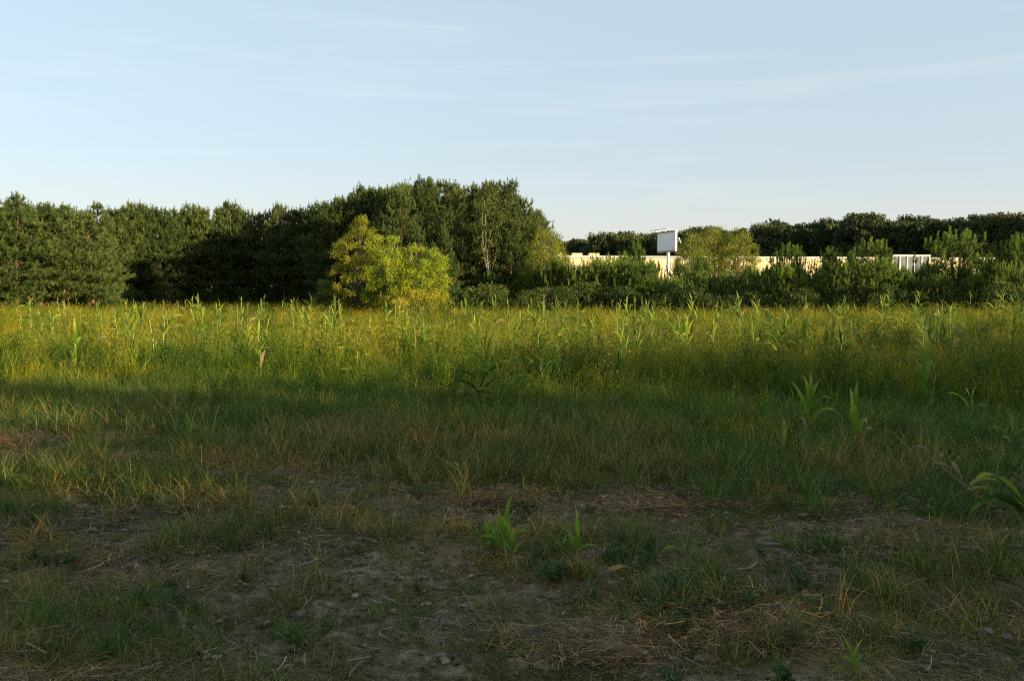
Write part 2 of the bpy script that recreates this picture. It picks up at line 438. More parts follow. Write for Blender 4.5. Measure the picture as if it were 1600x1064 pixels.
# ------------------------------------------------------------------ building, billboard
def building():
    # long low hall behind the pine plantation; its front runs a little away to the left
    xa, _ = XZ(862, 405, 131); xb, _ = XZ(1552, 405, 139)
    A, B = Vector((xa, 131, 0)), Vector((xb, 139, 0))
    d = (B - A); L = d.length; ang = math.atan2(d.y, d.x)
    root = link('warehouse', None, loc=A, rot=(0, 0, ang))
    tag(root, 'long low cream warehouse with a flat roof behind the young pines', 'building')
    Hh = 6.75
    g = Geo(); box(g, (L / 2, 15, Hh / 2), (L, 30, Hh)); link('wall', g.mesh('wall', M['cream_wall']), root)
    npan = 26; pw = L / npan
    gp = Geo(); box(gp, (0, 0, 0), (pw - 0.035, 0.05, Hh - 0.25)); mpan = gp.mesh('wall_panel', M['cream_wall'])
    for i in range(npan): link('wall_panel', mpan, root, loc=(pw * (i + 0.5), -0.028, Hh / 2 - 0.1))
    g = Geo(); box(g, (L / 2, 15, Hh + 0.03), (L - 0.8, 29.2, 0.05)); link('roof', g.mesh('roof', M['roof']), root)
    g = Geo(); box(g, (L / 2, -0.05, Hh + 0.04), (L + 0.3, 0.34, 0.22)); link('coping', g.mesh('coping', M['steel_white']), root)
    gb = Geo(); box(gb, (0, 0, 0), (1.5, 1.2, 0.5)); mb = gb.mesh('roof_parapet_block', M['cream_wall'])
    for px in (870, 902, 929):
        x, _ = XZ(px, 400, 132)
        link('parapet_block', mb, root, loc=((x - xa), 0.62, Hh + 0.30))
    # glazed bay with white mullions
    xg0, _ = XZ(1393, 400, 137.5); xg1, _ = XZ(1451, 400, 138)
    c = (xg0 + xg1) / 2 - xa; wd = xg1 - xg0
    bay = Geo(); box(bay, (c, -0.3, 3.5), (wd, 0.5, 7.0)); b = link('glazed_bay', bay.mesh('glazed_bay', M['grey_cladding']), root)
    for i in range(5):
        pn = Geo(); box(pn, (c - wd / 2 + wd * (i + 0.5) / 5, -0.57, 5.4), (wd / 5 - 0.16, 0.04, 3.0)); link('pane', pn.mesh('pane', M['glass']), b)
    for i in range(6):
        mu = Geo(); box(mu, (c - wd / 2 + wd * i / 5, -0.62, 5.0), (0.16, 0.14, 4.1)); link('mullion', mu.mesh('mullion', M['steel_white']), b)
    tp = Geo(); box(tp, (c, -0.45, 7.15), (wd + 0.4, 0.75, 0.2)); link('lintel', tp.mesh('lintel', M['steel_white']), b)
building()

def billboard():
    D = 100.0
    xp, _ = XZ(1045.5, 400, D)
    z0 = 0.1
    root = link('billboard', None, loc=(xp, D, z0))
    tag(root, 'roadside billboard on a single white pole, its face blank pale blue', 'billboard')
    xl, zlb = XZ(1028, 394, D + 1.9); xr, zrb = XZ(1056, 393, D - 2.3)
    _, zlt = XZ(1028, 365.5, D + 1.9); _, zrt = XZ(1056, 359.5, D - 2.3)
    zb = (zlb + zrb) / 2 - z0; zt = (zlt + zrt) / 2 - z0
    P0 = Vector((xl - xp, 1.9, 0)); P1 = Vector((xr - xp, -2.3, 0))
    d = P1 - P0; W = d.length; ang = math.atan2(d.y, d.x)
    mid = (P0 + P1) / 2
    b = link('panel', None, root, loc=(mid.x, mid.y, 0), rot=(0, 0, ang))
    def part(name, items, mat, parent=b):
        g = Geo()
        for c, s in items: box(g, c, s)
        return link(name, g.mesh(name, mat), parent)
    h = zt - zb; cz = (zt + zb) / 2
    # the panel itself is the part; its border, sheets and rails are the pieces
    g = Geo(); box(g, (0, 0.02, cz), (W - 0.02, 0.15, h)); pan = g.mesh('panel', M['steel_grey'])
    bpy.data.objects.remove(b)
    b = link('panel', pan, root, loc=(mid.x, mid.y, 0), rot=(0, 0, ang))
    for i in range(3):
        part('poster_sheet', [((-W / 2 + 0.14 + (W - 0.28) * (i + 0.5) / 3, -0.07, cz), ((W - 0.28) / 3 - 0.015, 0.03, h - 0.24))], M['poster'], b)
    for x in (-W / 2 + 0.05, W / 2 - 0.05):
        part('frame', [((x, 0.02, cz), (0.12, 0.24, h + 0.06))], M['steel_white'], b)
    for z in (zt, zb):
        part('frame', [((0, -0.04, z), (W - 0.25, 0.24, 0.12))], M['steel_grey'], b)
    # lamp rail standing off in front of the top edge
    part('lamp_rail', [((0, -1.0, zt + 0.22), (W * 0.95, 0.06, 0.06)), ((-1.6, -0.52, zt + 0.12), (0.05, 1.0, 0.05)), ((1.6, -0.52, zt + 0.12), (0.05, 1.0, 0.05)), ((0, -0.52, zt + 0.12), (0.05, 1.0, 0.05))], M['steel_white'], b)
    # pole
    g = Geo(); tube(g, [(0, 0.55, 0), (0, 0.55, zb - 0.06)], [0.2, 0.18], 14)
    link('pole', g.mesh('pole', M['steel_white'], smooth=True), root)
    g = Geo(); box(g, (0, 0.55, zb + 0.35), (0.3, 0.5, 0.9)); link('bracket', g.mesh('bracket', M['steel_grey']), root)
    # slanting floodlight head on an arm behind the board
    x1, z1 = XZ(1066, 375, D)
    g = Geo()
    tube(g, [(0.1, 0.9, z1 - z0 + 0.1), (x1 - xp, 1.6, z1 - z0 - 0.1)], [0.03, 0.03], 6)
    link('lamp_arm', g.mesh('lamp_arm', M['steel_grey']), root)
    g = Geo(); tube(g, [(x1 - xp - 0.12, 1.6, z1 - z0 + 0.33), (x1 - xp + 0.14, 1.55, z1 - z0 - 0.27)], [0.09, 0.09], 8)
    link('lamp_head', g.mesh('lamp_head', M['steel_white']), root)
billboard()

# ------------------------------------------------------------------ pines
def pine_meshes(h, r, seed, lowest=0.12, shoots=1500, shoot_len=0.30, up=0.55, candle=0.3, wid=0.040, tips=True, tipmin=0.35, tipl=1.25, prof=0.75, mat='pine_needles'):
    global rng
    keep = rng; rng = np.random.default_rng(seed)
    gt = Geo(); gc = Geo()
    lean = rng.uniform(-0.02, 0.02, 2) * h
    def axis_pt(z): t = z / h; return np.array([lean[0] * t * t + 0.06 * math.sin(3 * t + seed), lean[1] * t * t, z])
    tr = h * 0.0125
    zs = np.linspace(0, h * 0.985, 9)
    tube(gt, [axis_pt(z) for z in zs], [tr * (1 - 0.9 * z / h) + 0.012 for z in zs], 7)
    z = h * lowest; wh = []
    while z < h * 0.97:
        wh.append(z); z += h * 0.045 * rng.uniform(0.8, 1.2)
    S, Dv, Vv = [], [], []
    tot = 0; br = []
    for z in wh:
        t = min(1.0, max(0.0, (z / h - lowest) / (1 - lowest)))
        rad = r * (min(1.0, 0.62 + 1.5 * t)) * (1 - t ** 1.7) ** prof + 0.12
        nb = 5 if t < 0.8 else 4
        a0 = rng.uniform(0, 6.28)
        for k in range(nb):
            if rng.uniform() < 0.10: continue
            az = a0 + 2 * math.pi * k / nb + rng.uniform(-0.35, 0.35)
            Lb = rad * rng.uniform(0.62, 1.22)
            el = up * (0.25 + 0.9 * t) + rng.uniform(-0.15, 0.15)
            br.append((z, az, Lb, el, t))
            tot += Lb
    for (z, az, Lb, el, t) in br:
        p0 = axis_pt(z); hd = np.array([math.cos(az), math.sin(az), 0.0])
        pts = []
        for s in np.linspace(0, 1, 4):
            pts.append(p0 + hd * Lb * s * math.cos(el) + np.array([0, 0, 1.0]) * Lb * (math.sin(el) * s + 0.16 * s * s - 0.10 * s * (1 - t)))
        tube(gt, pts, [tr * 0.32 * (1 - 0.6 * t), tr * 0.22, tr * 0.13, 0.008], 3, cap=False)
        n = max(4, int(shoots * Lb / tot))
        s = rng.uniform(0.22, 1.0, n) ** 0.75
        side = rng.normal(0, 0.20 * Lb, n) * (0.4 + s) * 0.8
        perp = np.array([-hd[1], hd[0], 0.0])
        q = p0[None] + hd[None] * (Lb * s * math.cos(el))[:, None] + perp[None] * side[:, None]
        q[:, 2] += Lb * (math.sin(el) * s + 0.16 * s * s - 0.10 * s * (1 - t)) + rng.normal(0, 0.09, n) * (0.5 + Lb * 0.3)
        dv = hd[None] * rng.uniform(0.1, 0.9, n)[:, None] + perp[None] * rng.normal(0, 0.4, n)[:, None]
        dv[:, 2] += rng.uniform(0.25, 1.1, n) + candle
        S.append(q); Dv.append(dv); Vv.append(rng.uniform(0, 1, n) * 0.75 + 0.25 * s)
    # leader
    n = 16
    q = np.stack([axis_pt(zz) for zz in np.linspace(h * 0.9, h, n)]); S.append(q)
    d = rng.normal(0, 0.3, (n, 3)); d[:, 2] = 1.0; Dv.append(d); Vv.append(rng.uniform(0.5, 1, n))
    S = np.concatenate(S); Dv = np.concatenate(Dv); Vv = np.concatenate(Vv)
    Dv /= np.linalg.norm(Dv, axis=1, keepdims=True)
    K = 9
    c = np.repeat(S, K, 0) + np.repeat(Dv, K, 0) * rng.uniform(0, 0.5, (len(S) * K, 1)) * shoot_len
    d = np.repeat(Dv, K, 0) + rng.normal(0, 0.42, (len(S) * K, 3))
    spikes(gc, c, d, rng.uniform(0.55, 1.1, len(c)) * shoot_len, rng.uniform(0.7, 1.3, len(c)) * wid, np.clip(np.repeat(Vv, K) + rng.normal(0, 0.1, len(c)), 0, 1))
    if tips:   # upright new shoots like candles at the branch ends
        T = []
        for (z, az, Lb, el, t) in br:
            if t < tipmin: continue
            for f in (1.0, 0.72):
                if f < 1 and rng.uniform() < 0.5: continue
                hd = np.array([math.cos(az), math.sin(az), 0.0])
                p = axis_pt(z) + hd * Lb * f * math.cos(el); p[2] += Lb * (math.sin(el) * f + 0.16 * f * f)
                T.append((p, tipl * rng.uniform(0.20, 0.40) * (0.8 + 0.5 * t)))
        T.append((axis_pt(h * 0.97), 0.6))
        for p, Lc in T:
            m = 60
            f = rng.uniform(0, 1, m)
            cc = p[None] + np.stack([f * 0.03, f * 0.02, f * Lc], -1)
            a = rng.uniform(0, 6.28, m)
            dd = np.stack([np.cos(a) * 0.55, np.sin(a) * 0.55, np.full(m, 0.8)], -1)
            spikes(gc, cc, dd, rng.uniform(0.10, 0.17, m), np.full(m, 0.028), rng.uniform(0.65, 1.0, m))
    rng = keep
    return gt.mesh('pine_trunk', M['pine_bark'], smooth=True), gc.mesh('pine_crown', M[mat])

PINES = [pine_meshes(9.8, (2.15, 2.0, 2.3, 2.1, 2.4, 1.9, 2.5, 2.2)[i], 100 + i, lowest=(0.06, 0.12, 0.05, 0.16, 0.09, 0.22, 0.07, 0.10)[i], shoots=3300, up=(0.55, 0.7, 0.45, 0.6, 0.35, 0.8, 0.5, 0.65)[i], prof=(0.75, 0.5, 0.9, 0.6, 0.55, 0.45, 0.7, 0.5)[i]) for i in range(8)]
SAPS = [pine_meshes(3.75, (1.3, 1.55, 1.15, 1.7, 1.4, 1.5, 1.25)[i], 200 + i, lowest=0.03, shoots=1000, shoot_len=0.22, up=(0.85, 0.6, 1.0, 0.7, 0.9, 0.5, 0.75)[i], candle=0.6, wid=0.032, tips=True, tipmin=0.0, tipl=1.35, prof=(0.8, 0.5, 0.65, 0.45, 0.9, 0.55, 0.7)[i], mat='sapling_needles') for i in range(7)]
def pine(x, y, H, wide=1.0, var=None, label='', group=None, sap=False, name=None, cat='pine tree'):
    lib = SAPS if sap else PINES
    k = random.randrange(len(lib)) if var is None else var
    base = 4.0 if sap else 10.0
    s = H / base
    z = H1(x, y) - 0.05
    sw = (s ** 0.6 if not sap else s) * wide
    o = link(name or ('young_pine' if sap else 'pine_tree'), None, loc=(x, y, z), rot=(random.uniform(-.03, .03), random.uniform(-.03, .03), random.uniform(0, 6.28)), scale=(sw, sw, s))
    tag(o, label, cat, group)
    link('trunk', lib[k][0], o); link('crown', lib[k][1], o)
    return o
def pine_px(px, Y, top, **kw):
    x, z = XZ(px, top, Y)
    return pine(x, Y, z - H1(x, Y) + 0.05, **kw)

# lit stand at the left edge of the wood, nearest the field there
GA = 'sunlit pines at the left end of the pine wood'
for i, (px, Yd, top) in enumerate([(-150, 60, 310), (-105, 61, 302), (-62, 62, 316), (-22, 63, 314), (22, 64, 303), (58, 65.5, 318), (98, 66.5, 324), (140, 67.5, 334)]):
    lab = {0: 'sunlit pine beyond the left edge, outermost of the left stand', 1: 'sunlit pine just outside the left edge of the picture', 2: 'sunlit pine cut by the left edge of the picture', 3: 'sunlit pine left of the tall pointed one at the left end of the wood', 4: 'tall pointed pine standing highest at the sunlit left end of the wood', 5: 'sunlit pine right of the tall pointed one at the left end of the wood', 6: 'sunlit pine second from the shaded row in the front of the left stand', 7: 'last fully sunlit pine of the left stand, beside the shaded row'}[i]
    pine_px(px, Yd, top, wide=1.35, var=(0, 2, 0, 4, 2, 0, 4, 2)[i], label=lab, group=GA)
for i, px in enumerate(range(-140, 168, 26)):
    pine_px(px, 70 + random.uniform(-1, 1.2) + i * 0.3, 322 + random.uniform(-7, 9), wide=1.35, label='sunlit pine of the second row showing its top over the left stand', group=GA)
# recessed row, shaded by the taller clump
tops = [(180, 332), (210, 317), (240, 326), (262, 330), (292, 318), (320, 326), (345, 322), (372, 321), (400, 334), (440, 320), (480, 326), (520, 311), (548, 305), (575, 291), (600, 296), (625, 290), (650, 292)]
tx = [t[0] for t in tops]; ty = [t[1] for t in tops]
def skyline(px): return float(np.interp(px, tx, ty))
GB = 'shaded pines of the long row in the middle of the wood'
for px in range(172, 655, 21):
    Yd = np.interp(px, [180, 400, 640], [82, 90, 83]) + random.uniform(-0.8, 0.8)
    pine_px(px + random.uniform(-4, 4), Yd, skyline(px) + random.uniform(-3, 9), wide=1.15, label='dark pine in the shaded row, only its top catching the sun', group=GB)
for px in range(182, 655, 26):
    Yd = np.interp(px, [180, 400, 640], [86.5, 94.5, 87.5]) + random.uniform(-0.8, 0.8)
    pine_px(px + random.uniform(-5, 5), Yd, skyline(px) + random.uniform(-2, 8), wide=0.95, label='pine behind the shaded row, its top filling a gap in the skyline', group=GB)
for px in range(505, 655, 21):
    pine_px(px, 78.5 + random.uniform(-.8, .8), skyline(px) + random.uniform(2, 9), wide=1.1, label='dark pine where the shaded row meets the big clump, behind the golden trees', group=GB)
# tall clump
GC = 'tall pines of the big clump in the middle'
for (px, Yd, top, w, lab) in [
        (664, 68, 282, 1.15, 'narrow tall pine rising at the left corner of the big clump'),
        (702, 71, 284, 1.1, 'tall pine between the narrow corner pine and the birch'),
        (735, 72, 290, 1.1, None), (762, 73, 284, 1.0, 'pine directly behind the birch in the big clump'),
        (792, 70, 287, 1.15, 'broad sunlit pine right of the birch'), (820, 69, 312, 1.0, 'rightmost tall pine of the big clump with ragged branches'),
        (722, 66.5, 335, 1.0, 'shorter pine in front of the big clump, left of the birch'), (800, 66, 345, 1.05, 'shorter pine at the front right foot of the big clump'),
        (690, 64, 352, 0.8, 'small pine with upright shoots right of the golden tree'), (628, 66, 298, 1.0, 'shaded pine behind the top of the rounded golden tree'), (606, 70, 302, 1.0, 'shaded pine behind the top of the pointed golden tree'), (652, 62, 350, 0.9, 'pine at the left front foot of the big clump, behind the golden trees'), (838, 70, 345, 0.9, 'pine in the right flank of the big clump beside the yellow green willow')]:
    pine_px(px, Yd, top, wide=w, label=lab or 'tall pine inside the big clump showing only its top', group=GC)
for Yd in (76, 80, 84.5):
    for x in np.arange(-9.5, 2.8, 2.3):
        px = 800 + FOC * x / Yd
        top = np.interp(px, [640, 700, 780, 815, 845], [290, 288, 290, 310, 340]) + random.uniform(0, 8)
        if px > 655 or Yd < 83:
            pine_px(px + random.uniform(-4, 4), Yd, top, wide=1.1, label='tall pine inside the big clump showing only its top', group=GC)

# ------------------------------------------------------------------ broad-leaved trees
def broad_meshes(h, rx, zc, rz, seed, clumps, leaves, leaf_l, leaf_w, mat, bark='bark', trunk_r=0.12, clump_r=0.6, low=0.15, droop=0.0, multi=1, power=1.0, shape=None, limb_every=2):
    global rng
    keep = rng; rng = np.random.default_rng(seed)
    gt = Geo(); gc = Geo()
    stems = []
    for s in range(multi):
        a = rng.uniform(0, 6.28); o = 0 if multi == 1 else rng.uniform(0.1, 0.5) * rx
        st = [np.array([0.12 * s, 0.05 * s, 0.0])]
        for t in (0.25, 0.5, 0.75, 0.96):
            st.append(np.array([math.cos(a) * o * t + rng.normal(0, 0.02) * h, math.sin(a) * o * t + rng.normal(0, 0.02) * h, h * t]))
        stems.append(st)
        tube(gt, st, [trunk_r * q for q in (1, 0.78, 0.55, 0.32, 0.1)], 7)
    C = []
    while len(C) < clumps:
        p = rng.uniform(-1, 1, 3)
        d = np.linalg.norm(p)
        if d > 1 or d < 0.25 or rng.uniform() > d ** power: continue
        z = zc + rz * p[2]
        f = 1.0 if shape is None else shape(z / h)
        q = np.array([p[0] * rx * f, p[1] * rx * f, z])
        if z < h * low * 0.5: continue
        C.append(q)
    C = np.array(C)
    for i, c in enumerate(C):
        if i % limb_every: continue
        st = stems[i % multi]
        t0 = max(0.08, (c[2] / h) - 0.22) * rng.uniform(0.7, 1)
        j = min(3, int(t0 * 4)); fr = t0 * 4 - j
        p0 = st[j] * (1 - fr) + st[j + 1] * fr
        mid = p0 * 0.5 + c * 0.5 + np.array([0, 0, 0.05 * h])
        tube(gt, [p0, mid, c], [trunk_r * 0.28, trunk_r * 0.15, 0.008], 3, cap=False)
    cr = clump_r * rng.uniform(0.6, 1.35, len(C))
    cv = rng.uniform(0, 1, len(C))
    n = clumps * leaves
    ci = np.repeat(np.arange(len(C)), leaves)
    off = np.clip(rng.normal(0, 0.5, (n, 3)), -0.95, 0.95) * cr[ci][:, None]
    off[:, 2] *= 0.75
    pos = C[ci] + off
    pos[:, 2] = np.maximum(pos[:, 2], 0.05 * h)
    out = pos - np.array([0, 0, zc])
    out /= np.linalg.norm(out, axis=1, keepdims=True) + 1e-6
    d = out * 0.6 + rng.normal(0, 0.7, (n, 3)); d[:, 2] += 0.15 - droop
    cards(gc, pos, d, rng.normal(0, 1, (n, 3)) + np.array([0, 0, 0.8]), rng.uniform(0.7, 1.25, n) * leaf_l, rng.uniform(0.7, 1.25, n) * leaf_w,
          np.clip(cv[ci] * 0.7 + rng.uniform(0, 0.35, n), 0, 1))
    rng = keep
    return gt.mesh('trunk', M[bark], smooth=True), gc.mesh('crown', M[mat])
def tree(name, meshes, x, y, rz, s, label, cat, group=None, z=None):
    o = link(name, None, loc=(x, y, H1(x, y) - 0.04 if z is None else z), rot=(0, 0, rz), scale=s if isinstance(s, tuple) else (s, s, s))
    tag(o, label, cat, group)
    link('trunk', meshes[0], o); link('crown', meshes[1], o)
    return o

# golden trees in front of the wood
cone = lambda t: max(0.16, min(1.0, (1.04 - t) * 2.0))
x, z = XZ(566, 337, 55)
tree('golden_tree', broad_meshes(z, 2.6, z * 0.53, z * 0.50, 301, 170, 110, 0.15, 0.055, 'bronze_leaves', trunk_r=0.09, clump_r=0.26, low=0.05, shape=cone, multi=2), x, 55, 0.3, 1.0,
     'pointed golden tree with a bronze tinged top standing in the field before the dark pines', 'tree')
x, z = XZ(606, 368, 53.6)
tree('golden_tree', broad_meshes(z, 1.7, z * 0.5, z * 0.5, 305, 95, 110, 0.15, 0.055, 'gold_leaves', trunk_r=0.06, clump_r=0.36, low=0.05, multi=3), x, 53.6, 2.1, 1.0,
     'low yellow green tree filling the gap between the pointed and the rounded golden trees', 'tree')
x, z = XZ(646, 384, 54)
tree('golden_tree', broad_meshes(z, 1.95, z * 0.50, z * 0.50, 302, 105, 110, 0.15, 0.055, 'gold_leaves', trunk_r=0.07, clump_r=0.31, low=0.08, multi=3), x + 0.25, 54, 1.3, (1.0, 1.0, 1.0),
     'rounded yellow green tree at the right of the pointed golden one', 'tree')
x, z = XZ(528, 432, 55.5)
tree('leafy_shrub', broad_meshes(z, 1.5, z * 0.5, z * 0.48, 303, 60, 60, 0.17, 0.07, 'bush_leaves', trunk_r=0.04, clump_r=0.32, low=0.02, multi=3), x, 55.5, 0, 1.0,
     'low green shrub at the left foot of the bronze tree', 'shrub')
def goldenrod(seed, n, rad, hh):
    global rng
    keep = rng; rng = np.random.default_rng(seed)
    ga = Geo(); gb = Geo()
    a = rng.uniform(0, 6.28, n); rr = rad * np.sqrt(rng.uniform(0, 1, n))
    base = np.stack([rr * np.cos(a), rr * np.sin(a), np.zeros(n)], -1)
    tips = blades(ga, base, rng.uniform(0, 6.28, n), rng.uniform(0.75, 1.1, n) * hh, rng.uniform(0.05, 0.3, n), np.full(n, 0.014), 3, var=rng.uniform(0, 0.3, n))
    m = 26
    pos = np.repeat(base, m, 0) + (np.repeat(tips - base, m, 0)) * rng.uniform(0.15, 1, (n * m, 1)) + rng.normal(0, 0.03, (n * m, 3))
    d = rng.normal(0, 1, (n * m, 3)); d[:, 2] += 0.4
    cards(ga, pos, d, rng.normal(0, 1, (n * m, 3)), np.full(n * m, 0.12), np.full(n * m, 0.028), rng.uniform(0, 0.55, n * m))
    m = 26
    pos = np.repeat(tips, m, 0) + rng.normal(0, 0.075, (n * m, 3)) - np.array([0, 0, 0.05])
    cards(gb, pos, rng.normal(0, 1, (n * m, 3)), rng.normal(0, 1, (n * m, 3)), np.full(n * m, 0.07), np.full(n * m, 0.05), rng.uniform(0.5, 1, n * m))
    rng = keep
    return ga.mesh('stems', M['goldenrod']), gb.mesh('flowers', M['goldenrod'])
GR = [goldenrod(400 + i, 60, 0.75, 1.45) for i in range(3)]
for i, (px, Yd, s, lab) in enumerate([(612, 51.5, 0.95, 'yellow goldenrod clump at the left front of the rounded golden tree'), (638, 51, 1.1, 'yellow goldenrod clump under the middle of the rounded golden tree'),
                                 (664, 51.5, 1.15, 'tall yellow goldenrod clump under the right side of the golden tree'), (683, 52.5, 1.0, 'yellow goldenrod clump at the right foot of the golden tree'),
                                 (625, 49.5, 0.8, 'small goldenrod clump standing nearest in front of the golden tree')]):
    x, _ = XZ(px, 470, Yd)
    o = link('goldenrod', None, loc=(x, Yd, H1(x, Yd)), rot=(0, 0, i), scale=(s, s, s)); tag(o, lab, 'plant', 'goldenrod clumps under the golden trees')
    link('stem', GR[i % 3][0], o); link('flower_heads', GR[i % 3][1], o)

# birch in front of the clump
x, z = XZ(762, 280, 65.5)
bz = z
bm = broad_meshes(bz, 1.35, bz * 0.68, bz * 0.33, 310, 105, 44, 0.16, 0.10, 'birch_leaves', 'birch_bark', trunk_r=0.075, clump_r=0.42, low=0.4, droop=0.2, multi=2, limb_every=12)
tree('birch_tree', bm, x, 65.5, 0.6, 1.0, 'slender birch with two pale stems in front of the big pine clump', 'tree')
# yellow-green willows
WIL = [broad_meshes(7.0, 2.1, 3.7, 3.3, 320 + i, 190, 70, 0.20, 0.055, 'willow_leaves', trunk_r=0.07, clump_r=0.40, low=0.03, multi=4) for i in range(2)]
for (px, Yd, top, w, lab) in [(853, 67, 356, 0.85, 'yellow green willow at the right end of the big pine clump'),
                              (832, 64, 402, 0.7, 'low yellow green willow bush before the right end of the pine clump'),
                              (1082, 84, 366, 0.8, 'left half of the yellow green trees right of the billboard'),
                              (1118, 86, 358, 1.0, 'highest yellow green tree right of the billboard'),
                              (1155, 85, 361, 0.9, 'right one of the yellow green trees right of the billboard')]:
    x, z = XZ(px, top, Yd); s = z / 7.0
    tree('willow_tree', WIL[random.randrange(2)], x, Yd, random.uniform(0, 6), (w * s ** 0.5, w * s ** 0.5, s), lab, 'tree', 'yellow green willows')

# ------------------------------------------------------------------ far oak wood
OAKS = [broad_meshes(16, 5.4, 9.3, 6.6, 330 + i, 120, 130, 0.5, 0.38, 'oak_leaves', trunk_r=0.35, clump_r=1.15, low=0.1, power=1.6) for i in range(4)]
far_tops = [(840, 382), (880, 380), (950, 367), (1000, 369), (1060, 366), (1100, 356), (1170, 359), (1220, 351), (1260, 350), (1300, 349), (1350, 339), (1400, 347), (1430, 341), (1480, 347), (1510, 335), (1540, 344), (1600, 332), (1700, 330), (1900, 320)]
fx = [t[0] for t in far_tops]; fy = [t[1] for t in far_tops]
GF = 'trees along the edge of the far dark wood'
k = 0
for row in range(3):
    px = 815 + row * 9
    while px < 1760:
        Yd = 235 - 75 * (px - 880) / 720 + row * 9 + random.uniform(-3, 3)
        top = np.interp(px, fx, fy) + random.uniform(-5, 11) + (0 if row < 2 else 1)
        x, z = XZ(px, top, Yd); s = z / 16.0
        if 1340 < px < 1365 and row == 0: lab = 'dark oak with a bronze crown in the far wood right of the middle'
        elif px > 1500 and px < 1530 and row == 0: lab = 'tall rounded oak standing out of the far wood near its right end'
        else: lab = ('dark leafy tree in the front edge of the far wood', 'dark leafy tree inside the far wood showing its crown', 'dark leafy tree at the back of the far wood, on its skyline')[row]
        tree('oak_tree', OAKS[k % 4], x, Yd, random.uniform(0, 6.28), (s * random.uniform(0.85, 1.1), s * random.uniform(0.85, 1.1), s), lab, 'tree', GF)
        k += 1
        px += random.uniform(26, 36)

# ------------------------------------------------------------------ young pine plantation
def hedge_y(x): return 62 - 0.50 * (x - 5)
GS = 'young pines of the plantation between field and warehouse'
named = [(1492, 53.8, 371, 1.15, 'big bushy young pine right of the glazed warehouse bay'), (1590, 51.5, 369, 1.1, 'tall young pine at the right edge of the picture'),
         (1361, 57, 379, 1.05, 'rounded young pine left of the glazed warehouse bay'), (1297, 58, 388, 1.0, 'young pine with many upright shoots before the warehouse wall'),
         (991, 72, 378, 0.7, 'tall narrow young pine left of the billboard'), (975, 70, 392, 0.75, 'young pine beside the tall narrow one left of the billboard'),
         (1330, 60, 398, 0.8, 'slender young pine between two rounded ones'), (1520, 57, 393, 0.75, 'young pine with bare candle shoots before the bright wall'),
         (1547, 56, 398, 0.75, 'yellowish young pine before the bright wall end'), (1230, 60, 386, 0.9, 'young pine with twin tops right of the willows'),
         (1097, 66, 396, 0.9, 'young pine at the foot of the willows'), (1060, 68, 404, 0.8, 'young pine right of the billboard pole'),
         (1012, 68, 409, 0.8, 'low young pine left of the billboard pole'), (932, 68, 402, 0.8, 'young pine before the left part of the warehouse')]
for (px, Yd, top, w, lab) in named:
    pine_px(px, Yd, top + (7 if px > 1200 else 9), wide=w * 1.15, label=lab, group=GS, sap=True)
for row, (dy, dens) in enumerate([(0, 1.5), (2.2, 1.6), (4.6, 1.8), (7.4, 2.0), (10.5, 2.4)]):
    x = -1.5 + row * 0.4
    while x < 74:
        Yd = hedge_y(x) + dy + random.uniform(-0.6, 0.6)
        px = 800 + FOC * x / Yd
        Ht = 2.75 * random.uniform(0.78, 1.12)
        if abs(px - 1045) < 14: Ht = min(Ht, 2.35)
        if x < 3: Ht *= 1.25
        elif 850 < px < 1030: Ht *= 1.26
        if 1380 < px < 1560: Ht *= 0.90
        if x < 3: Ht *= 0.75
        lab = 'young pine in the front row of the plantation' if row == 0 else 'young pine deeper in the plantation, only its shoots in the sun'
        pine(x, Yd, Ht, wide=random.uniform(0.95, 1.6), label=lab, group=GS, sap=True)
        x += dens * random.uniform(0.8, 1.25)
# shrubs at the foot of wood and plantation
SHR = [broad_meshes(1.8, 1.1, 0.9, 0.85, 340 + i, 52, 46, 0.13, 0.06, 'bush_leaves', trunk_r=0.03, clump_r=0.30, low=0.02, multi=3) for i in range(3)]
for i in range(34):
    x = -4.0 + i * 1.25 + random.uniform(-0.4, 0.4)
    Yd = (61.5 if x < 5 else hedge_y(x)) - 1.9 + random.uniform(-0.7, 0.5)
    s = random.uniform(0.75, 1.15) * (1.15 if x < 12 else 0.85)
    tree('leafy_shrub', SHR[i % 3], x, Yd, random.uniform(0, 6), (s * 1.1, s, s), 'low leafy shrub in the shade at the foot of the young pines', 'shrub', 'shrubs along the plantation edge')
for k_, px in enumerate(range(170, 640, 15)):
    Yd = np.interp(px, [180, 400, 640], [82, 90, 83]) - 1.6 + random.uniform(-0.8, 2.8)
    x, _ = XZ(px, 450, Yd); s = random.uniform(0.9, 1.4)
    tree('leafy_shrub', SHR[k_ % 3], x, Yd, random.uniform(0, 6), (s * 1.2, s, s), 'dark undergrowth shrub between the trunks of the shaded pine row', 'shrub', 'undergrowth beneath the shaded pine row')
for (px, Yd, s, lab) in [(716, 60.5, 1.0, 'shrub at the foot of the big pine clump, nearest the golden tree'), (742, 61, 0.95, 'shrub under the birch at the foot of the big clump')]:
    x, _ = XZ(px, 450, Yd)
    tree('leafy_shrub', SHR[1], x, Yd, 1, s, lab, 'shrub', 'shrubs along the plantation edge')

# ------------------------------------------------------------------ the wood beside and behind the camera, whose shade lies on the near ground
GW = 'pines of the wood to the right of the camera, out of the picture'
def shade_row(u): return 49 + u * 0.936, -17.3 + u * 0.351
for row in range(3):
    u = -42 + row
    while u < 46:
        x, y = shade_row(u); x += row * 1.1 + random.uniform(-.5, .5); y -= row * 3.2 + random.uniform(-.5, .5)
        Ht = 12.6 * random.uniform(0.90, 1.08) + (3.0 if u > 20 else 0) - (1.5 if row else 0)
        pine(x, y, Ht, wide=1.2, label='tall pine of the wood beside the field, right of the camera', group=GW)
        u += random.uniform(2.1, 3.0)

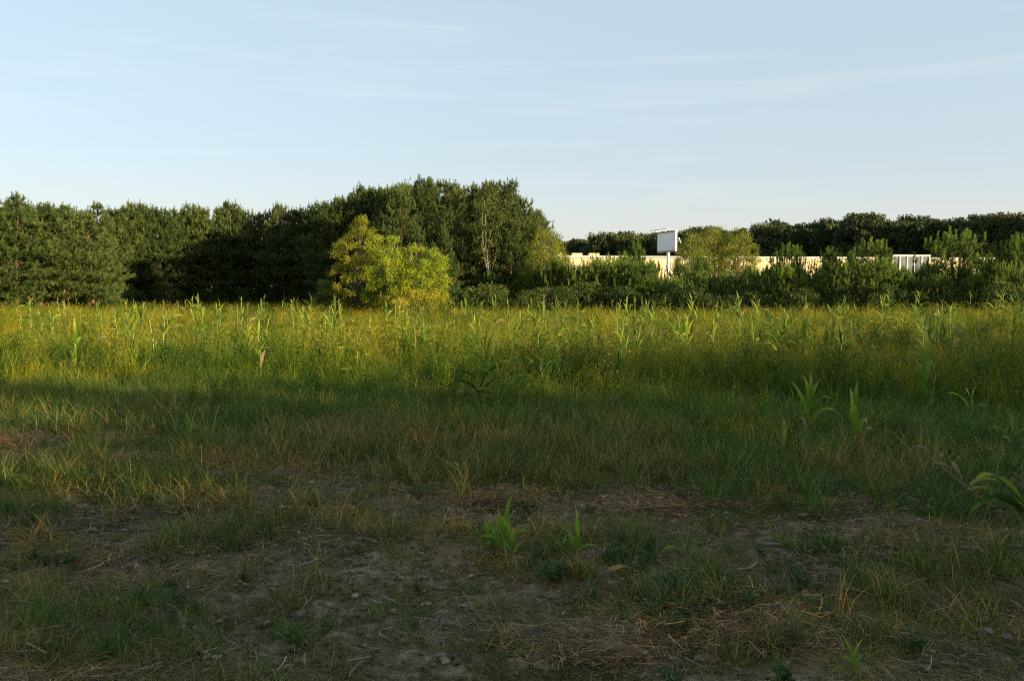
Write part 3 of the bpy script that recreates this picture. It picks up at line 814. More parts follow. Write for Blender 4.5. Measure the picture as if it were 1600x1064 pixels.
# ------------------------------------------------------------------ grass, straw, weeds (scattered, nobody could count them)
def scatter(name, templates, P, rot, scl, idx, tint, label, cat):
    tcol = bpy.data.collections.new(name + '_clumps')
    for i, me in enumerate(templates):
        o = bpy.data.objects.new('%s_clump_%02d' % (name, i), me); tcol.objects.link(o)
    me = bpy.data.meshes.new(name)
    me.vertices.add(len(P)); me.vertices.foreach_set('co', P.astype(np.float32).ravel())
    for nm, ty, arr, key in (('rot', 'FLOAT_VECTOR', rot, 'vector'), ('scl', 'FLOAT_VECTOR', scl, 'vector'), ('idx', 'INT', idx, 'value'), ('tint', 'FLOAT', tint, 'value')):
        at = me.attributes.new(nm, ty, 'POINT'); at.data.foreach_set(key, arr.astype(np.int32 if ty == 'INT' else np.float32).ravel())
    for m in templates[0].materials: me.materials.append(m)
    ob = link(name, me); tag(ob, label, cat, kind='stuff')
    ng = bpy.data.node_groups.new(name + '_scatter', 'GeometryNodeTree')
    ng.interface.new_socket('Geometry', in_out='INPUT', socket_type='NodeSocketGeometry')
    ng.interface.new_socket('Geometry', in_out='OUTPUT', socket_type='NodeSocketGeometry')
    n, l = ng.nodes, ng.links
    gi = n.new('NodeGroupInput'); go = n.new('NodeGroupOutput')
    ci = n.new('GeometryNodeCollectionInfo'); ci.inputs['Collection'].default_value = tcol
    ci.inputs['Separate Children'].default_value = True; ci.inputs['Reset Children'].default_value = True
    ip = n.new('GeometryNodeInstanceOnPoints'); ip.inputs['Pick Instance'].default_value = True
    def attr(nm, ty):
        a = n.new('GeometryNodeInputNamedAttribute'); a.data_type = ty; a.inputs['Name'].default_value = nm; return a.outputs['Attribute']
    e2r = n.new('FunctionNodeEulerToRotation')
    l.new(attr('rot', 'FLOAT_VECTOR'), e2r.inputs[0])
    l.new(gi.outputs[0], ip.inputs['Points']); l.new(ci.outputs['Instances'], ip.inputs['Instance'])
    l.new(attr('idx', 'INT'), ip.inputs['Instance Index']); l.new(e2r.outputs[0], ip.inputs['Rotation']); l.new(attr('scl', 'FLOAT_VECTOR'), ip.inputs['Scale'])
    l.new(ip.outputs['Instances'], go.inputs[0])
    md = ob.modifiers.new('scatter', 'NODES'); md.node_group = ng
    return ob

def disc(n, r):
    a = rng.uniform(0, 6.28, n); q = r * np.sqrt(rng.uniform(0, 1, n)); return np.stack([q * np.cos(a), q * np.sin(a), np.full(n, -0.03)], -1)

# tall field grass (unit: 0.7 m high)
def tall_tuft(i, broad=False):
    g = Geo(); n = 40
    b = disc(n, 0.15)
    if broad:
        n = 26; b = disc(n, 0.12)
        blades(g, b, rng.uniform(0, 6.28, n), rng.uniform(0.30, 0.75, n), rng.uniform(0.15, 0.9, n), rng.uniform(0.010, 0.022, n), 4, var=rng.uniform(0.1, 0.7, n))
    else:
        blades(g, b, rng.uniform(0, 6.28, n), rng.uniform(0.25, 0.75, n), rng.uniform(0.08, 0.95, n), rng.uniform(0.005, 0.014, n), 3)
    n = 2 if broad else (3, 7, 11, 4, 9, 2, 6)[i % 7]
    b = disc(n, 0.17)
    tips = blades(g, b, rng.uniform(0, 6.28, n), rng.uniform(0.52, 0.86, n), rng.uniform(0.05, 0.35, n), np.full(n, 0.0035), 3, var=rng.uniform(0.4, 1, n))
    me_a = g
    m = 9   # loose panicles on the culms
    t = rng.uniform(0, 1, (n * m, 1))
    b2 = np.repeat(b, m, 0); tp = np.repeat(tips, m, 0)
    pos = tp + (b2 - tp) * t * 0.34 + rng.normal(0, 0.012, (n * m, 3)) * (0.6 + 1.6 * t)
    d = rng.normal(0, 0.6, (n * m, 3)); d[:, 2] += 0.7
    hd = Geo(); cards(hd, pos, d, rng.normal(0, 1, (n * m, 3)), rng.uniform(0.022, 0.050, n * m), rng.uniform(0.006, 0.012, n * m), rng.uniform(0, 1, n * m))
    # join: blades use slot 0, heads slot 1
    nq = sum(len(q) for q in me_a.f4)
    me_a.add(np.concatenate(hd.v), np.concatenate(hd.f4), None, np.concatenate(hd.a))
    me = me_a.mesh('tall_grass', [M['field_grass'], M['seed_head']])
    mi = np.zeros(len(me.polygons), np.int32); mi[nq:] = 1
    me.polygons.foreach_set('material_index', mi)
    return me
TALL = [tall_tuft(i) for i in range(7)] + [tall_tuft(i, True) for i in range(3)]
def field_weed(i):
    g = Geo(); P_, D_, V_ = [], [], []
    for st in range(4):
        a = rng.uniform(0, 6.28); ln = rng.uniform(0.05, 0.35); hh = rng.uniform(0.35, 0.72)
        b = np.array([rng.normal(0, .05), rng.normal(0, .05), 0.0]); top = b + np.array([math.cos(a) * ln * hh, math.sin(a) * ln * hh, hh])
        tube(g, [b, (b + top) / 2 + np.array([0, 0, .03]), top], [0.005, 0.004, 0.0015], 3, var=0.5, cap=False)
        m = 42; t = rng.uniform(0.12, 1, m)[:, None]
        P_.append(b + (top - b) * t); az = rng.uniform(0, 6.28, m)
        D_.append(np.stack([np.cos(az), np.sin(az), rng.uniform(-0.3, 0.9, m)], -1)); V_.append(rng.uniform(0.05, 0.62, m))
    P_ = np.concatenate(P_); D_ = np.concatenate(D_); V_ = np.concatenate(V_); m = len(P_)
    P_ = P_ + D_ * rng.uniform(0, 0.09, (m, 1))
    cards(g, P_, D_, np.tile([0., 0., 1.], (m, 1)) + rng.normal(0, .4, (m, 3)), rng.uniform(0.04, 0.09, m), rng.uniform(0.014, 0.034, m), V_)
    return g.mesh('field_weed', [M['field_grass'], M['seed_head']])
TALL += [field_weed(i) for i in range(4)]
def short_tuft(n, r, l0, l1, lean, w=(0.0025, 0.0055)):
    g = Geo(); b = disc(n, r)
    blades(g, b, rng.uniform(0, 6.28, n), rng.uniform(l0, l1, n), rng.uniform(0.2, lean, n), rng.uniform(*w, n), 4)
    return g.mesh('short_grass', M['short_grass'])
SHORT = [short_tuft(80, 0.09, 0.08, 0.28, 1.4, (0.003, 0.008)) for _ in range(3)] + [short_tuft(55, 0.10, 0.04, 0.17, 1.6, (0.003, 0.007)) for _ in range(3)] + [short_tuft(30, 0.05, 0.12, 0.38, 0.9, (0.003, 0.006)) for _ in range(2)]
def rosette(k):
    g = Geo(); n = 15
    st = 5
    for s in range(st):
        c = np.array([rng.normal(0, 0.035), rng.normal(0, 0.035), 0.0])
        hgt_ = rng.uniform(0.03, 0.15)
        pos = c[None] + np.stack([rng.normal(0, .008, n), rng.normal(0, .008, n), np.linspace(0.0, hgt_, n)], -1)
        az = rng.uniform(0, 6.28, n)
        d = np.stack([np.cos(az), np.sin(az), rng.uniform(0.1, 0.8, n)], -1)
        up = np.tile([0.0, 0.0, 1.0], (n, 1)) + rng.normal(0, .25, (n, 3))
        cards(g, pos, d, up, rng.uniform(0.035, 0.075, n), rng.uniform(0.012, 0.022, n), rng.uniform(0, 1, n))
    return g.mesh('weed', M['weed'])
WEED = [rosette(i) for i in range(4)]
def litter(n, r, l0, l1, w0, w1, zz=0.02):
    g = Geo(); a = rng.uniform(0, math.pi, n) ; q = r * np.sqrt(rng.uniform(0, 1, n)); b = rng.uniform(0, 6.28, n)
    L = rng.uniform(l0, l1, n); W = rng.uniform(w0, w1, n)
    segs = 4; t = np.linspace(-0.5, 0.5, segs + 1)[None]
    curv = rng.normal(0, 0.25, n)[:, None]
    cx = (q * np.cos(b))[:, None] + L[:, None] * (t * np.cos(a)[:, None] - curv * t * t * np.sin(a)[:, None])
    cy = (q * np.sin(b))[:, None] + L[:, None] * (t * np.sin(a)[:, None] + curv * t * t * np.cos(a)[:, None])
    tl = rng.normal(0, 0.07, n)[:, None]
    cz = rng.uniform(0.0, zz, n)[:, None] + L[:, None] * tl * t + 0.04 * L[:, None] * (0.25 - t * t) * 2 * rng.uniform(-1, 1, n)[:, None] + 0.004
    wv = W[:, None] * 0.5
    rz = rng.uniform(-0.5, 0.5, n)[:, None]
    nxv, nyv = -np.sin(a)[:, None], np.cos(a)[:, None]
    A = np.stack([cx - nxv * wv, cy - nyv * wv, cz - rz * wv], -1); B = np.stack([cx + nxv * wv, cy + nyv * wv, cz + rz * wv], -1)
    v = np.stack([A, B], 2).reshape(n, -1, 3)
    qd = np.array([[2 * s, 2 * s + 1, 2 * s + 3, 2 * s + 2] for s in range(segs)])[None] + (np.arange(n) * (segs + 1) * 2)[:, None, None]
    g.add(v.reshape(-1, 3), qd.reshape(-1, 4), None, np.repeat(rng.uniform(0, 1, n) ** 1.4, (segs + 1) * 2))
    return g.mesh('straw', M['straw'])
STRAW = [litter(90, 0.26, 0.03, 0.15, 0.0012, 0.0032) for _ in range(4)] + [litter(9, 0.26, 0.05, 0.17, 0.004, 0.009, 0.03) for _ in range(3)]
def thatch():
    g = Geo(); n = 80; b = disc(n, 0.14); b[:, 2] = -0.005
    blades(g, b, rng.uniform(0, 6.28, n), rng.uniform(0.05, 0.17, n), rng.uniform(0.9, 1.9, n), rng.uniform(0.0012, 0.0032, n), 5, var=rng.uniform(0.1, 1, n), droop=0.42)
    return g.mesh('thatch', M['short_grass'])
THATCH = [thatch() for _ in range(5)]

# where the tall growth begins, and the greener patches of the near ground
def edge(x):  # distance at which the dense growth starts
    return np.interp(x, [-12, -6, -3, 0, 2, 4, 7, 12], [13.2, 12.2, 10.6, 9.6, 9.0, 8.4, 7.6, 7.0]) + 0.5 * vnoise(x * 1.1, x * 0 + 4.4)
PATCH = [(90, 752, 1.5, 0.55, 1), (215, 775, 1.0, 0.5, 1), (400, 838, 0.72, 0.34, 1), (480, 722, 1.2, 0.6, 0.8), (590, 728, 0.9, 0.5, .8), (60, 885, 0.5, 0.3, .5), (130, 960, 0.5, .3, .6),
         (40, 1000, .6, .35, .7), (300, 1000, .35, .2, .5), (240, 1040, .45, .2, .6), (660, 985, .25, .18, .6), (720, 1040, .3, .16, .6), (1310, 775, 1.0, .55, 1), (1240, 745, .8, .4, .6), (1100, 770, .8, .4, .5), (1180, 800, .7, .3, .5), (1000, 760, 1.0, .3, .35),
         (820, 760, 1.0, .35, .5), (940, 870, .45, .28, .8), (850, 900, .3, .2, .6), (1500, 905, .8, .4, 1), (1590, 850, .6, .7, 1), (1420, 950, .7, .35, .9), (1150, 965, .55, .22, .8),
         (1330, 870, .5, .2, .5), (1560, 1000, .5, .4, 1), (1350, 1010, .5, .2, .8), (960, 950, .3, .15, .4), (700, 760, .5, .3, .6), (560, 850, .4, .2, .3), (1560, 760, .9, .5, 1), (1480, 760, .8, .4, .9)]
PW = [(*G(px, py), rx, ry, s) for px, py, rx, ry, s in PATCH]
def cover(x, y):
    x = np.asarray(x, float); y = np.asarray(y, float)
    c = 0.42 + 0.95 * np.clip(fbm(x / 0.5 + 7, y / 0.35, 3) + 0.05, 0, 1)
    for (a, b, rx, ry, s) in PW:
        d = ((x - a) / rx) ** 2 + ((y - b) / ry) ** 2
        c = c + s * 0.62 * np.exp(-d * 1.1)
    c = c + 0.62 * sstep(-3.2, -1.2, y - edge(x)) * (1 - np.exp(-(((x + 4.4) / 1.4) ** 2 + ((y - 9.4) / 0.35) ** 2)))
    return np.clip(c + sstep(-0.8, 0.9, y - edge(x)), 0, 1.3)

# near ground: short grass
def make(n, xr, yr, keepf):
    x = rng.uniform(*xr, n); y = rng.uniform(*yr, n)
    k = keepf(x, y) > rng.uniform(0, 1, n)
    return x[k], y[k]
x, y = make(30000, (-9, 9), (2.4, 15), lambda x, y: cover(x, y) ** 1.3 * (1 - 0.75 * sstep(0, 3, y - edge(x))))
cv = cover(x, y); n = len(x)
idx = np.where(cv > 0.75, rng.integers(0, 8, n), rng.integers(3, 6, n)); idx = np.where(rng.uniform(0, 1, n) < 0.12, rng.integers(0, 8, n), idx)
s = (0.55 + 0.55 * np.clip(cv, 0, 1)) * rng.uniform(0.6, 1.3, n) * np.interp(y, [3.5, 8.0], [0.62, 1.0])
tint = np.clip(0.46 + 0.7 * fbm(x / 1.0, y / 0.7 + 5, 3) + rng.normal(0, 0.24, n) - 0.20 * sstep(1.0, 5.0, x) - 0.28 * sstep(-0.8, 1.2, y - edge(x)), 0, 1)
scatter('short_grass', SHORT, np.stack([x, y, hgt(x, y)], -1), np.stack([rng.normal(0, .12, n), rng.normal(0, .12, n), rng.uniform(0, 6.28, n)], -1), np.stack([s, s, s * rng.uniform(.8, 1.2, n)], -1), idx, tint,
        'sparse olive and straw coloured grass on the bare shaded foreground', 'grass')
# flattened dead grass
x, y = make(15000, (-9, 9), (2.4, 14), lambda x, y: np.clip(0.45 + 1.0 * fbm(x / 0.7 + 3, y / 0.5 - 8, 3) + 0.5 * cover(x, y) - 0.35 * np.exp(-(((x + 1.0) / 1.0) ** 2 + ((y - 5.3) / 0.7) ** 2)), 0.03, 1))
n = len(x); s = rng.uniform(0.6, 1.25, n)
scatter('dead_grass', THATCH, np.stack([x, y, hgt(x, y)], -1), np.stack([rng.normal(0, .1, n), rng.normal(0, .1, n), rng.uniform(0, 6.28, n)], -1), np.stack([s, s, s], -1), rng.integers(0, 5, n), np.clip(0.75 + 0.3 * fbm(x, y, 2) + rng.normal(0, .15, n), 0, 1),
        'flattened dead grass matted over the shaded soil', 'grass')
# straw litter
x, y = make(9500, (-8, 8), (2.4, 13), lambda x, y: np.clip(0.35 + 0.9 * fbm(x / 1.2, y / 0.7 + 30, 3), 0.10, 1) * (1 - 0.7 * sstep(0.3, 2.5, y - edge(x))))
n = len(x); s = rng.uniform(0.7, 1.3, n)
gold = np.zeros(n)
for (px, py, rx, ry) in [(300, 742, 0.9, 0.13), (390, 752, .6, .12), (230, 737, .6, .1), (20, 700, .8, .25), (750, 792, .35, .10), (1010, 800, .7, .12), (1000, 790, 0.8, .2)]:
    a, b = G(px, py); gold = np.maximum(gold, np.exp(-(((x - a) / rx) ** 2 + ((y - b) / ry) ** 2)))
tint = np.clip(0.50 + 0.3 * fbm(x, y, 2) + gold * 0.8 + rng.normal(0, .12, n), 0, 1)
scatter('straw_litter', STRAW, np.stack([x, y, hgt(x, y)], -1), np.stack([rng.normal(0, .05, n), rng.normal(0, .05, n), rng.uniform(0, 6.28, n)], -1), np.stack([s, s, s], -1), rng.integers(0, 7, n), tint,
        'dry straw and chopped stalks strewn over the bare soil', 'straw')
# dense straw where the photograph shows orange swathes
P = []
for (px, py, rx, ry, m) in [(290, 742, 0.9, 0.12, 70), (390, 755, .6, .12, 50), (230, 737, .6, .1, 40), (20, 700, .8, .25, 40), (755, 792, .35, .08, 30), (1030, 800, .7, .12, 40), (640, 715, .7, .2, 25), (1450, 860, .5, .25, 40), (1180, 1000, .5, .15, 30), (950, 1040, .4, .12, 30)]:
    a, b = G(px, py); P.append(np.stack([rng.normal(a, rx * .5, m), rng.normal(b, ry * .6, m)], -1))
P = np.concatenate(P); n = len(P); s = rng.uniform(.6, 1.0, n)
scatter('straw_swath', STRAW, np.stack([P[:, 0], P[:, 1], hgt(P[:, 0], P[:, 1]) + 0.03], -1), np.stack([rng.normal(0, .1, n), rng.normal(0, .1, n), rng.uniform(0, 6.28, n)], -1), np.stack([s, s, s], -1), rng.integers(0, 4, n), rng.uniform(0.6, 1.0, n),
        'orange dry straw lying in thin swathes on the shaded soil', 'straw')
# clods and pebbles
def clods():
    g = Geo()
    for k in range(16):
        r0 = rng.uniform(0.004, 0.018) * (1.3 if k == 0 else 0.9)
        c = np.array([*rng.uniform(-0.22, 0.22, 2), r0 * 0.3])
        u = np.array([(0, 0, 1), (1, 0, .1), (.3, .95, 0), (-.8, .6, .1), (-.8, -.6, 0), (.3, -.95, .1), (0, 0, -1), (.6, .3, .7), (-.3, .5, .75), (-.3, -.6, .7)], float)
        v = c + u[[0, 1, 2, 3, 4, 5, 6]] * r0 * rng.uniform(0.6, 1.35, (7, 3)) * np.array([1.2, 1, .7])
        g.add(v, None, [(0, 1, 2), (0, 2, 3), (0, 3, 4), (0, 4, 5), (0, 5, 1), (6, 2, 1), (6, 3, 2), (6, 4, 3), (6, 5, 4), (6, 1, 5)])
    return g.mesh('clods', M['soil'])
CLOD = [clods() for _ in range(6)]
x, y = make(5200, (-8, 8), (2.4, 12), lambda x, y: np.clip(0.55 + 1.2 * fbm(x / 0.6 - 5, y / 0.5 + 2, 2), 0.05, 1) * (1 - sstep(-1, 0.5, y - edge(x))))
n = len(x); s = rng.uniform(0.6, 1.5, n)
scatter('soil_clods', CLOD, np.stack([x, y, hgt(x, y)], -1), np.stack([rng.normal(0, .1, n), rng.normal(0, .1, n), rng.uniform(0, 6.28, n)], -1), np.stack([s, s, s], -1), rng.integers(0, 6, n), rng.uniform(0, 1, n),
        'crumbs of soil and small clods strewn over the bare ground', 'soil')
# low weeds
x, y = make(1500, (-8, 8), (2.4, 13), lambda x, y: np.clip(fbm(x / 0.8 - 11, y / 0.5, 2) * 1.6 - 0.25, 0.02, 1))
exw = [(275, 960, 6, .12), (30, 885, 8, .15), (85, 820, 4, .08), (35, 830, 4, .08), (690, 762, 6, .14), (970, 730, 8, .25), (1045, 738, 7, .18), (985, 895, 5, .07), (1130, 975, 16, .3), (1200, 960, 10, .25), (1060, 985, 8, .2), (880, 920, 4, .1), (1100, 960, 10, .3)]
for (px, py, m, r) in exw:
    a, b = G(px, py); x = np.append(x, rng.normal(a, r, m)); y = np.append(y, rng.normal(b, r * .6, m))
n = len(x); s = rng.uniform(0.35, 0.95, n)
scatter('weeds', WEED, np.stack([x, y, hgt(x, y)], -1), np.stack([rng.normal(0, .1, n), rng.normal(0, .1, n), rng.uniform(0, 6.28, n)], -1), np.stack([s, s, s], -1), rng.integers(0, 4, n), rng.uniform(0, 1, n),
        'small dark green weeds growing low on the bare soil', 'weeds')
# the field
def field_keep(x, y):
    yy = np.where(x < 3, 100, hedge_y(x) + 3)
    inside = (y < yy) & (np.abs(x) < 0.72 * y + 9) & (y > edge(x) - 0.4)
    dens = np.where(y < 26, 1.0, np.where(y < 45, 0.62, 0.42))
    gap = np.clip(1.15 + 1.5 * fbm(x / 0.55 + 31, y / 0.7 - 17, 2), 0.15, 1)
    return inside * dens * gap
n0 = 80000
x, y = make(n0, (-64, 60), (7, 92), field_keep)
xn, yn = make(5000, (-18, 18), (7, 20), lambda x, y: (y > edge(x) - 0.4) * 1.0)
x = np.append(x, xn); y = np.append(y, yn)
n = len(x)
grow = 0.50 + 0.50 * sstep(0.0, 6.0, y - edge(x))
hn = 1 + 0.22 * fbm(x / 3.5, y / 3.5, 3) + 0.30 * fbm(x / 0.7 + 9, y / 0.9, 2)
s = 0.92 * grow * hn * rng.uniform(0.5, 1.25, n) * np.where(rng.uniform(0, 1, n) < 0.06, 1.35, 1.0)
wide = s * np.where(y > 35, 1.35, 1.0)
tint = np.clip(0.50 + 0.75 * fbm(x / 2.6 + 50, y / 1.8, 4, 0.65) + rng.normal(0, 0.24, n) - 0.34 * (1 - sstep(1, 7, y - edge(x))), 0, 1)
broadsel = (fbm(x / 1.5 - 20, y / 1.5 + 8, 3) + rng.normal(0, 0.25, n) > 0.24)
tint = np.where(broadsel, tint * 0.55, tint)
weedsel = (fbm(x / 1.1 + 70, y / 1.4 - 30, 3) + rng.normal(0, 0.22, n) > 0.26) & ~broadsel
tint = np.where(weedsel, tint * 0.7 + 0.05, tint)
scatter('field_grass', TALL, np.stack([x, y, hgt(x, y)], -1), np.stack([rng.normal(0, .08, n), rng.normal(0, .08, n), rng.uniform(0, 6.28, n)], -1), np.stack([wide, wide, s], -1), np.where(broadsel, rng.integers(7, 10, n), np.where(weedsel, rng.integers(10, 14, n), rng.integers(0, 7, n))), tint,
        'tall seeding wild grass covering the fallow field up to the wood', 'grass')

# ------------------------------------------------------------------ maize
def leaf_mesh(L, W, el, bend, seed, mat, twist=0.0, fold=0.25, segs=9):
    """an arching maize leaf with a folded midrib, growing from the origin along +X"""
    r = random.Random(seed); g = Geo(); vs = []; p = np.array([0.0, 0.0, 0.0]); a = el
    for i in range(segs + 1):
        t = i / segs
        w = W * 0.5 * (0.55 + 1.0 * t) if t < 0.3 else W * 0.5 * (0.85 + 0.15 * math.sin(t * 3)) * (1 - ((t - 0.3) / 0.7) ** 2.2)
        w = max(w, 0.0012)
        tw = twist * t + 0.12 * math.sin(7 * t + seed)
        side = np.array([0, math.cos(tw), math.sin(tw)]); wav = 0.10 * w * math.sin(14 * t + seed)
        nrm = np.array([-math.sin(a), 0, math.cos(a)])
        vs += [p - side * w + nrm * (fold * w + wav), p, p + side * w + nrm * (fold * w - wav)]
        st = L / segs
        p = p + np.array([math.cos(a), 0, math.sin(a)]) * st + np.array([0, r.uniform(-.02, .02) * L / 3, 0])
        a -= bend / segs * (0.35 + 1.3 * t)
    q = []
    for i in range(segs):
        b = 3 * i; q += [(b, b + 1, b + 4, b + 3), (b + 1, b + 2, b + 5, b + 4)]
    va = np.repeat(np.linspace(0.1, 1.0, segs + 1) + r.uniform(-.1, .05), 3)
    va = va + np.where(np.arange(len(va)) % 3 == 1, 0.16, 0.0) + 0.08 * np.sin(np.arange(len(va)) * 2.3 + seed)
    g.add(vs, q, None, np.clip(va, 0, 1))
    return g.mesh('maize_leaf', M[mat], smooth=True)
LEAF = {}
for nm, mat in (('g', 'maize_leaf'), ('d', 'maize_dark'), ('y', 'maize_dry'), ('s', 'seedling_leaf')):
    LEAF[nm] = [leaf_mesh(0.46, 0.056, 1.25, 0.9, 1, mat), leaf_mesh(0.50, 0.060, 1.1, 1.7, 2, mat, 0.9), leaf_mesh(0.42, 0.055, 1.38, 0.35, 3, mat, 0.7),
                leaf_mesh(0.52, 0.060, 1.2, 2.7, 4, mat, -0.9), leaf_mesh(0.34, 0.042, 1.15, 0.3, 5, mat, 0.5), leaf_mesh(0.44, 0.062, 0.95, 1.6, 6, mat, 1.3)]
def stalk_mesh(seed, mat):
    r = random.Random(seed); g = Geo(); pts = []; rad = []
    for i in range(9):
        t = i / 8
        pts.append((0.018 * math.sin(t * 5 + seed) * t, 0.015 * math.cos(t * 4 + seed) * t, t)); rad.append(0.0105 * (1 - 0.7 * t) * (1.18 if i % 2 else 0.92))
    tube(g, pts, rad, 7, var=np.append(np.repeat(np.linspace(0, 1, 9), 7), [0, 1]))
    return g.mesh('maize_stalk', M[mat], smooth=True)
STALK = [stalk_mesh(i, 'maize_stalk') for i in range(4)]
SSTALK = [stalk_mesh(9 + i, 'seedling_stalk') for i in range(2)]
def tassel_mesh(seed):
    r = random.Random(seed); g = Geo()
    for i in range(6):
        a = r.uniform(0, 6.28); l = r.uniform(0.10, 0.17); e = 0.0 if i == 0 else r.uniform(0.25, 0.6)
        tube(g, [(0, 0, 0), (math.cos(a) * l * .5 * e, math.sin(a) * l * .5 * e, l * .55), (math.cos(a) * l * e, math.sin(a) * l * e, l)], [0.004, 0.0045, 0.002], 4, var=0.9)
    return g.mesh('tassel', M['maize_stalk'])
TASSEL = [tassel_mesh(i) for i in range(3)]
GM = 'volunteer maize plants in the field'
def maize(x, y, Ht, label, nl=7, kind='g', size=1.0, tas=None, faceon=None, top_only=False, group=GM, name='maize_plant', lean=None, z=None, thick=1.0):
    zz = H1(x, y) - 0.02 if z is None else z
    o = link(name, None, loc=(x, y, zz), rot=(random.uniform(-.07, .07) if lean is None else lean[0], random.uniform(-.07, .07) if lean is None else lean[1], random.uniform(0, 6.28) if faceon is None else faceon))
    tag(o, label, 'maize plant', group)
    sm = SSTALK if kind == 's' else STALK
    sh = Ht * (0.72 if not tas else 0.88)
    st = link('stalk', random.choice(sm), o, scale=(size * 1.0 if Ht < 1 else 1.25, size * 1.0 if Ht < 1 else 1.25, sh))
    a = random.uniform(0, 0.6)
    for i in range(nl):
        t = (0.12 + 0.86 * i / max(1, nl - 1)) if not top_only else (0.5 + 0.5 * i / max(1, nl - 1))
        me = LEAF[kind][random.choice((0, 1, 3, 5) if t < 0.7 else (0, 2, 4, 2))]
        k = kind
        if kind in 'gd' and t < 0.3 and random.random() < 0.45: me = LEAF['y'][random.choice((1, 3, 5))]
        s = size * min(1.25, Ht) * (0.75 + 0.5 * math.sin(math.pi * min(1, t + 0.1))) * random.uniform(0.8, 1.15)
        if kind == 's': s = size * 0.8 * random.uniform(0.7, 1.1)
        az = a + math.pi * i + random.uniform(-0.5, 0.5)
        link('leaf', me, o, loc=(0, 0, sh * t), rot=(0, random.uniform(-.12, .12), az), scale=(s, s * 1.1, s))
    if tas: link('tassel', random.choice(TASSEL), o, loc=(0, 0, sh * 0.98), scale=(tas, tas, tas))
    return o
def maize_px(px, base, top, label, **kw):
    x, y = G(px, base); _, z = XZ(px, top, y)
    return maize(x, y, max(0.15, z - H1(x, y)), label, **kw)

# the plants one can single out
single = [
    (1262, 690, 588, 'maize plant with broad arching leaves beside the bare soil at right', dict(nl=7, size=1.2)),
    (1226, 738, 655, 'short maize shoot with upright leaves nearest the bare soil edge', dict(nl=6, size=1.5)),
    (1338, 735, 606, 'maize plant with one pale dried leaf edge, right of the arching one', dict(nl=5, size=1.4)),
    (1441, 650, 497, 'tall slim maize plant with forked top leaves at right', dict(nl=8, size=0.95, tas=0.9)),
    (1458, 655, 552, 'dark maize leaves standing upright beside the tall slim plant', dict(nl=4, kind='d', size=1.2)),
    (1368, 625, 524, 'maize plant with hanging leaves left of the tall slim plant', dict(nl=6, size=0.8)),
    (1516, 670, 602, 'low maize plant pointing one leaf to the right', dict(nl=5, size=1.2)),
    (1582, 722, 640, 'bushy bright maize clump at the right edge', dict(nl=8, size=1.05)),
    (1115, 570, 488, 'pale lit maize plant with a dry husk at its foot', dict(nl=6, size=0.7)),
    (1078, 600, 520, 'slim maize plant left of the pale lit one', dict(nl=5, size=0.7)),
    (765, 645, 497, 'tall bare maize stalk rising out of the broad leafed clump', dict(nl=5, size=0.8, top_only=True)),
    (752, 648, 558, 'broad dark maize plant at the left of the middle clump', dict(nl=7, kind='d', size=1.3)),
    (778, 652, 565, 'green maize plant in the heart of the middle clump', dict(nl=7, size=1.3)),
    (812, 650, 562, 'maize plant with yellowing leaves at the right of the middle clump', dict(nl=6, size=1.0)),
    (850, 628, 538, 'dark upright maize plant right of the middle clump', dict(nl=6, kind='d', size=1.1)),
    (872, 618, 528, 'dark maize plant with raised leaves, next to the upright one', dict(nl=6, kind='d', size=1.0)),
    (966, 620, 545, 'dark blue green maize plant with two leaves spread like a fork', dict(nl=6, kind='d', size=1.1)),
    (298, 706, 648, 'single bright green maize shoot at the left edge of the growth', dict(nl=4, kind='s', size=0.6)),
    (243, 592, 484, 'tall pale maize stalk standing alone in the light at left', dict(nl=6, size=0.7, tas=0.8)),
    (118, 590, 490, 'lit maize plant with spread leaves near the left edge', dict(nl=7, size=0.8)),
    (345, 535, 484, 'slim lit maize plant left of the bronze tree', dict(nl=6, size=0.7)),
    (522, 536, 466, 'dark sturdy maize plant before the bronze tree', dict(nl=9, kind='d', size=0.9, tas=1.0)),
    (1582, 520, 454, 'dark sturdy maize plant rising before the pines at the right edge', dict(nl=9, kind='d', size=1.2)),
    (562, 600, 505, 'lit maize plant with one pale leaf below the bronze tree', dict(nl=5, size=0.8)),
    (1183, 535, 461, 'maize plant with wide forked leaves against the dark plantation', dict(nl=7, size=1.0, tas=0.9)),
    (1155, 530, 460, 'maize plant topped by a loose tassel, left of the forked one', dict(nl=6, size=0.9, tas=1.0)),
    (1255, 540, 486, 'straight lit maize stalk with few leaves right of the forked plant', dict(nl=4, size=0.6)),
    (1310, 525, 466, 'maize plant with short leaves before the rounded young pine', dict(nl=6, size=0.8)),
    (900, 528, 468, 'leafy maize plant against the left part of the plantation', dict(nl=7, size=0.9, tas=0.8)),
    (848, 518, 458, 'maize plant with a tall thin tassel before the big clump', dict(nl=4, size=0.6, tas=1.3)),
    (285, 640, 592, 'arching maize leaves lying low in the shade at left', dict(nl=6, size=1.2)),
]
for (px, b, t, lab, kw) in single: maize_px(px, b, t, lab, **kw)
# the rest, alike at that distance
i = 0
while i < 235:
    px = random.uniform(-40, 1640); y = random.choice((random.uniform(17, 34), random.uniform(30, 58), random.uniform(22, 58)))
    if random.random() < 0.35 and not (600 < px < 1300): continue
    x = (px - 800) / FOC * y
    if y > hedge_y(x) - 4 and x > 3: continue
    if 480 < px < 700 and y > 47: continue
    if y < 22 and random.random() < .3: continue
    Ht = random.uniform(0.9, 1.5) if y > 24 else random.uniform(0.8, 1.2)
    lab = 'maize plant standing among the lit field grass' if y < 38 else 'distant maize plant standing above the far field grass'
    maize(x, y, Ht, lab, nl=random.choice((5, 6, 7, 8)), kind='d' if random.random() < 0.16 else 'g', size=random.uniform(0.65, 0.95), tas=random.choice((None, 0.8, 1.0)))
    i += 1

